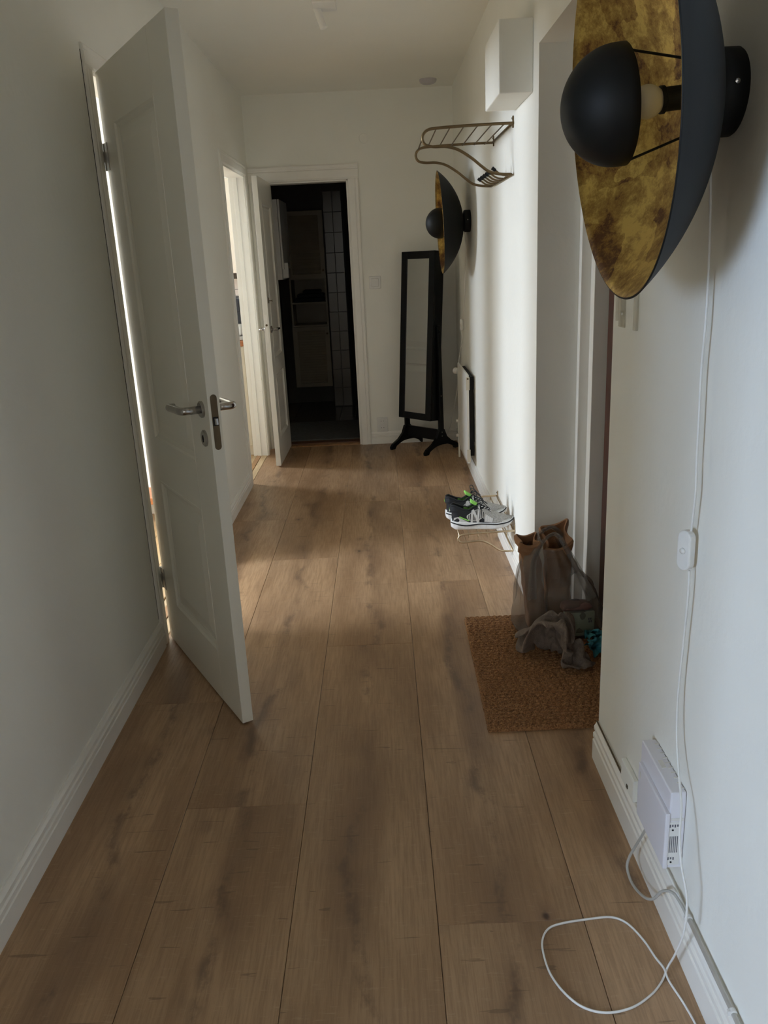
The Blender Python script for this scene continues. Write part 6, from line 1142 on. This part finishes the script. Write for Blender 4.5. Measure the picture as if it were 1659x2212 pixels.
def paper_bag(loc, box, top, seed, label, grp='paper bags inside the plastic bag'):
    """box: x0, x1, y0, y1 at the floor; top: x0, x1, y0, y1 and a height for each corner (front left, front right, back right, back left)"""
    e = empty('paper_bag', loc, label, 'bag', grp)
    def ring(k, zoff=0.0, grow=0.0):
        P = []; n = 13
        c0 = [(box[0], box[2]), (box[1], box[2]), (box[1], box[3]), (box[0], box[3])]; c1 = [(top[0] - grow, top[2] - grow), (top[1] + grow, top[2] - grow), (top[1] + grow, top[3] + grow), (top[0] - grow, top[3] + grow)]; hz = top[4:]
        for s_ in range(4):
            for i in range(n):
                t = i / n; A0, B0 = c0[s_], c0[(s_ + 1) % 4]; A1, B1 = c1[s_], c1[(s_ + 1) % 4]
                x = (A0[0] * (1 - t) + B0[0] * t) * (1 - k) + (A1[0] * (1 - t) + B1[0] * t) * k; y = (A0[1] * (1 - t) + B0[1] * t) * (1 - k) + (A1[1] * (1 - t) + B1[1] * t) * k
                h = hz[s_] * (1 - t) + hz[(s_ + 1) % 4] * t - .018 * math.sin(PI * t)
                z = MZ + .002 + (h - MZ) * k + zoff
                # gusset pinch on the short sides, soft dents elsewhere
                g = (.022 if s_ in (1, 3) else -.006) * math.sin(PI * t) * min(1, k * 1.6) * (1 if s_ in (0, 1) else -1)
                if s_ in (1, 3): x -= g
                else: y += g
                P.append(crumple((x, y, z), .010 * min(1, .2 + k * 2), 16, seed))
        for _ in range(4): P = [tuple(.25 * P[i - 1][c] + .5 * P[i][c] + .25 * P[(i + 1) % len(P)][c] for c in range(3)) for i in range(len(P))]
        return P
    n = 52; rows = [ring(k / 16) for k in range(17)]; b = MB()
    F_ = [(i * n + k, i * n + (k + 1) % n, (i + 1) * n + (k + 1) % n, (i + 1) * n + k) for i in range(16) for k in range(n)] + [tuple(range(n))[::-1]]
    b.mesh([q for r_ in rows for q in r_], F_); o = b.build('paper_wall', M_PAPER, e, weld=False); o.modifiers.new('thick', 'SOLIDIFY').thickness = .0012
    rows = [ring(1), ring(1, .004, .004), ring(1, -.004, .010), ring(1, -.020, .010), ring(1, -.036, .007)]; b = MB()
    F_ = [(i * n + k, i * n + (k + 1) % n, (i + 1) * n + (k + 1) % n, (i + 1) * n + k) for i in range(4) for k in range(n)]
    b.mesh([q for r_ in rows for q in r_], F_); o = b.build('folded_rim', M_PAPER, e, weld=False); o.modifiers.new('thick', 'SOLIDIFY').thickness = .0012
    return e
paper_bag((.55, 3.10, MZ), (.545, .625, 3.06, 3.15), (.503, .590, 3.06, 3.14, .392, .396, .408, .402), 5, 'left one of the brown paper bags poking out of the plastic bag')
paper_bag((.67, 3.10, MZ), (.625, .725, 3.075, 3.165), (.606, .715, 3.05, 3.15, .368, .398, .455, .425), 9, 'right and tallest of the brown paper bags poking out of the plastic bag')
e = empty('carton', (.728, 2.972, MZ), 'pale green carton inside the plastic bag above the teal rag', 'box', rot=(0, 0, .1))
b = MB(); b.box(-.055, .055, -.025, .03, .015, .115); b.build('carton_body', M_CARTON, e, offset=(0, 0, 0), bevel=.002)
for k, (x, z) in enumerate(((.028, .082), (.036, .082), (.030, .070), (.038, .071))):
    b = MB(); b.box(x, x + .005, -.0262, -.025, z, z + .008); b.build('printed_mark', M_INK, e, offset=(0, 0, 0))
e = empty('wrapped_pack', (.715, 2.975, .14), 'faded pink wrapped pack lying on the carton inside the plastic bag', 'package')
b = loft(lerp_rings([(.715, 2.975, .052, .022, .138, .6), (.715, 2.975, .062, .028, .148, .6), (.712, 2.978, .056, .026, .166, .7), (.71, 2.98, .02, .01, .174, .8)], 3), 32, .006, 16, 21); b.build('wrapper', M_PINK, e, smooth=True)

def cloth(name, data, sx, sy, sz, target, m, label, cat, grid_th=.007, rz=0.0):
    n = data[0]; q = np.array(data[1:], float).reshape(3, n, n)
    P = np.cumsum(q, axis=2).transpose(1, 2, 0).reshape(-1, 3) / 1000.0
    P = P - np.array([P[:, 0].mean(), P[:, 1].mean(), P[:, 2].min()]); P = P * np.array([sx, sy, sz])
    e = empty(name, target, label, cat, rot=(0, 0, rz))
    me = bpy.data.meshes.new('cloth'); me.from_pydata(P.tolist(), [], [(j * n + i, j * n + i + 1, j * n + n + i + 1, j * n + n + i) for j in range(n - 1) for i in range(n - 1)])
    me.materials.append(m); me.shade_smooth(); o = bpy.data.objects.new('cloth', me); COL.objects.link(o); o.parent = e
    if grid_th > .003:
        w_ = o.modifiers.new('relax', 'SMOOTH'); w_.factor = .5; w_.iterations = 5
    t_ = o.modifiers.new('thick', 'SOLIDIFY'); t_.thickness = grid_th; t_.offset = 1
    s_ = o.modifiers.new('smooth', 'SUBSURF'); s_.levels = 1; s_.render_levels = 1
    return e
cloth('towel', TOWEL, .70, .82, 1.45, (.596, 2.795, MZ + .004), M_TOWEL, 'crumpled dark grey towel heaped on the doormat against the plastic bag', 'towel', rz=2.3)
cloth('cleaning_rag', RAG, .85, .72, .90, (.790, 2.855, MZ + .003), M_RAG, 'crumpled teal microfibre rag on the doormat right of the grey towel', 'rag', .002, .6)

# ------------------------------------------------------------------ kitchen glimpse
e = empty('kitchen_counter', (-1.40, 7.4, 0), 'cream kitchen base cabinet with orange brown wooden worktop behind the left doorway', 'cabinet')
b = MB(); b.box(-1.68, -1.078, 6.52, 8.40, .08, .872); b.build('cabinet_body', M_CREAM, e, bevel=.003)
b = MB(); b.box(-1.64, -1.078, 6.54, 8.40, .0, .08); b.build('plinth', M_CREAM, e)
for k in range(3):
    y = 6.53 + .6 * k; b = MB(); b.box(-1.70, -1.681, y, y + .59, .09, .865); dd = b.build('cabinet_door', M_CREAM, e, bevel=.003)
    b = MB(); b.tube([(-1.71, y + .08, .70), (-1.71, y + .08, .80)], .005, 8); b.build('pull', M_STEEL, dd)
b = MB(); b.box(-1.71, -1.075, 6.505, 8.40, .872, .912); b.build('worktop', M_COUNTER, e, bevel=.003)
e = empty('kitchen_wall_cabinet', (-1.6, 8.4, 1.40), 'pale kitchen wall cabinet above the tiles, in the doorway gap', 'cabinet')
b = MB(); b.box(-2.2, -1.078, 8.26, 8.59, 1.400, 2.25); b.build('cabinet_body', M_CREAM, e, bevel=.003)
tiles = MB(); tiles.box(-2.2, XL - WT - .02, 8.592, 8.60, .92, 1.395); bs = struct(tiles, 'wall_backsplash', M_GROUT)
tm = None
for i in range(10):
    for j in range(4):
        x = -1.135 - .1 * i; z = .925 + .105 * j
        if tm is None:
            q = MB(); q.box(-.048, .048, -.006, .0, 0, .100); to = q.build('tile', M_TILEW, bs, offset=(0, 0, 0)); tm = to.data
        else:
            to = bpy.data.objects.new('tile', tm); COL.objects.link(to); to.parent = bs
        to.location = (x, 8.592, z)
e = empty('coffee_machine', (-1.22, 6.70, .912), 'dark coffee machine on the kitchen worktop, seen through the doorway gap', 'coffee machine')
b = MB(); b.box(-1.36, -1.082, 6.66, 6.90, .912, 1.245); b.build('machine_body', M_APPL, e, bevel=.006)
b = MB(); b.box(-1.34, -1.090, 6.575, 6.66, 1.13, 1.235); b.build('brew_head', M_APPL, e, bevel=.006)
b = MB(); b.box(-1.35, -1.086, 6.565, 6.66, .912, .945); b.build('drip_tray', M_STEEL, e, bevel=.003)
e = empty('mug', (-1.16, 6.615, .945), 'white mug standing under the coffee machine head', 'mug')
b = MB(); b.lathe([(0, 0), (.030, 0), (.036, .01), (.038, .088), (.035, .088), (.033, .012), (0, .008)], 28, Matrix.Translation((-1.130, 6.615, .9465))); b.build('mug_body', M_PLUG, e, smooth=True)
b = MB(); b.tube(spline([(-1.166, 6.615, 1.02), (-1.186, 6.615, 1.015), (-1.188, 6.615, .985), (-1.165, 6.615, .975)], 5), .004, 8); b.build('mug_handle', M_PLUG, e, smooth=True)

# side room glimpse through the hinge gap
e = empty('wooden_bench', (-1.55, 4.85, 0), 'low orange wooden bench glimpsed through the gap behind the big door', 'bench')
b = MB(); b.box(-2.3, -1.25, 4.72, 4.98, .14, .18); b.build('seat', M_COUNTER, e, bevel=.003)
for x in (-2.25, -1.32):
    for y in (4.75, 4.93):
        b = MB(); b.box(x, x + .05, y, y + .03, 0, .14); b.build('leg', M_THRESH, e, bevel=.002)

# ------------------------------------------------------------------ bathroom
bw = MB(); BXL, BXR, BYE = -1.04, .42, 9.0
bw.box(BXL - .011, BXL, YE + .11, BYE, -.1, ZC); bw.box(BXR, BXR + .05, YE + .11, BYE, -.1, ZC); bw.box(BXL, BXR, BYE, BYE + .05, -.1, ZC)
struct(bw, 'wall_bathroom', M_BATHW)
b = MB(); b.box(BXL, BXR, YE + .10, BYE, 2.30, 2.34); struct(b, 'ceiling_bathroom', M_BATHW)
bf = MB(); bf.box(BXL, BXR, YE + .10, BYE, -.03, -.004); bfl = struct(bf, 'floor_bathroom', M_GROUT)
tm = None
for i in range(10):
    for j in range(14):
        x = BXL + .075 + .15 * i; y = YE + .19 + .15 * j
        if x > BXR or y > BYE: continue
        if tm is None:
            q = MB(); q.box(-.073, .073, -.073, .073, -.004, .002); to = q.build('tile', M_TILEB, bfl, offset=(0, 0, 0)); tm = to.data
        else: to = bpy.data.objects.new('tile', tm); COL.objects.link(to); to.parent = bfl
        to.location = (x, y, 0)
# tiled pier at the back right and its dark neighbour
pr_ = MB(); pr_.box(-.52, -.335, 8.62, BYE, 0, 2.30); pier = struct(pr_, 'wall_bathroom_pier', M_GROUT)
tm = None
for j in range(12):
    for (xa, xb) in ((-.515, -.428), (-.424, -.338)):
        q = MB(); z = .01 + .192 * j
        if z + .188 > 2.3: continue
        q.box(xa, xb, 8.613, 8.62, z, z + .188); q.build('tile', M_TILEB, pier, offset=(0, 0, 0), bevel=.0015, seg=1)
e = empty('recess_shade_panel', (.0, 8.3, 0), 'dark panel standing in for the shaded recess at the right inside the unlit bathroom', 'dark panel')
b = MB(); b.box(-.325, .40, 8.55, 8.57, .02, 2.2); b.build('panel', M_DARK, e, bevel=.003)  # dark sheet put in for the shade of the recess beside the pier
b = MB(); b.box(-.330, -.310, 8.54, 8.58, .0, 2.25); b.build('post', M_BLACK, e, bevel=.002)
# tall louvred cabinet
e = empty('louvred_cabinet', (-.715, 8.75, .22), 'tall cabinet with louvred doors above and below open shelves in the bathroom', 'cabinet')
cx0, cx1 = -.905, -.530; yf = 8.60
for bx in ((cx0, cx0 + .018, .22, 1.95), (cx1 - .018, cx1, .22, 1.95)):
    b = MB(); b.box(bx[0], bx[1], yf + .02, 8.99, bx[2], bx[3]); b.build('side_panel', M_LOUV, e, bevel=.001)
for z in (.22, .835, 1.06, 1.30, 1.935):
    b = MB(); b.box(cx0 + .018, cx1 - .018, yf + .02, 8.99, z, z + .016); b.build('shelf', M_LOUV, e)
b = MB(); b.box(cx0, cx1, 8.975, 8.99, .22, 1.95); b.build('back_panel', M_LOUV, e)
for (za, zb, ns_) in ((.222, .832, 20), (1.312, 1.948, 20)):
    fr = MB()
    for bx in ((cx0, cx0 + .045, za, zb), (cx1 - .045, cx1, za, zb), (cx0 + .045, cx1 - .045, za, za + .04), (cx0 + .045, cx1 - .045, zb - .04, zb)): fr.box(bx[0], bx[1], yf, yf + .019, bx[2], bx[3])
    dr = fr.build('louvre_door', M_LOUV, e, weld=False)
    for k in range(ns_):
        z = za + .045 + (zb - za - .09) * k / ns_; b = MB(); h_ = (zb - za - .09) / ns_
        b.mesh([(cx0 + .045, yf + .003, z), (cx1 - .045, yf + .003, z), (cx1 - .045, yf + .016, z + h_ * 1.1), (cx0 + .045, yf + .016, z + h_ * 1.1), (cx0 + .045, yf + .006, z - .002), (cx1 - .045, yf + .006, z - .002), (cx1 - .045, yf + .019, z + h_ * 1.1 - .002), (cx0 + .045, yf + .019, z + h_ * 1.1 - .002)], [(0, 1, 2, 3), (4, 7, 6, 5), (0, 4, 5, 1), (3, 2, 6, 7), (0, 3, 7, 4), (1, 5, 6, 2)]); b.build('slat', M_LOUV, dr)
    b = MB(); b.lathe([(0, 0), (.008, 0), (.010, .014), (0, .018)], 14, Matrix.Translation((cx1 - .022, yf, (za + .07 if za > 1 else zb - .07))) @ Matrix.Rotation(PI / 2, 4, 'X')); b.build('knob', M_DSTEEL, dr)
e = empty('folded_towels', (-.70, 8.78, 1.076), 'dark folded towels on the open shelf of the louvred cabinet', 'towels')
for k, (w_, h_) in enumerate(((.15, .045), (.14, .04), (.10, .035))):
    z = 1.0765 + sum((.045, .04, .035)[:k]); b = MB(); b.box(-.72 - w_ + .02 * k, -.72 + w_ + .01 * k, 8.65, 8.90, z, z + h_ - .003); b.build('folded_towel', mat('dark_towel', (.02, .025, .032), .95, bump=.8, bscale=150, var=.2), e, bevel=.012, seg=3)
# mirror cabinet on the left bathroom wall
e = empty('bathroom_wall_cabinet', (-.95, 7.8, 1.33), 'white wall cabinet at the left just inside the bathroom', 'cabinet')
b = MB(); b.box(BXL, -.842, 7.50, 8.10, 1.333, 1.995); b.build('cabinet_body', M_TRIM, e, bevel=.003)
b = MB(); b.box(-.838, -.822, 7.50, 8.10, 1.42, 1.995); b.build('cabinet_door', M_TRIM, e, bevel=.002)
b = MB(); b.box(-.840, -.79, 7.56, 7.60, 1.345, 1.475); b.build('side_piece', M_PLUG, e, bevel=.004)  # small pale box added for an unidentified hanging piece, gives no light
e = empty('bath_rug', (-.5, 7.35, 0), 'dark grey rug just inside the bathroom door', 'rug')
b = MB(); b.box(-.95, .10, 6.93, 7.75, .002, .018); b.build('rug_pile', M_RUG, e, bevel=.006, seg=2)
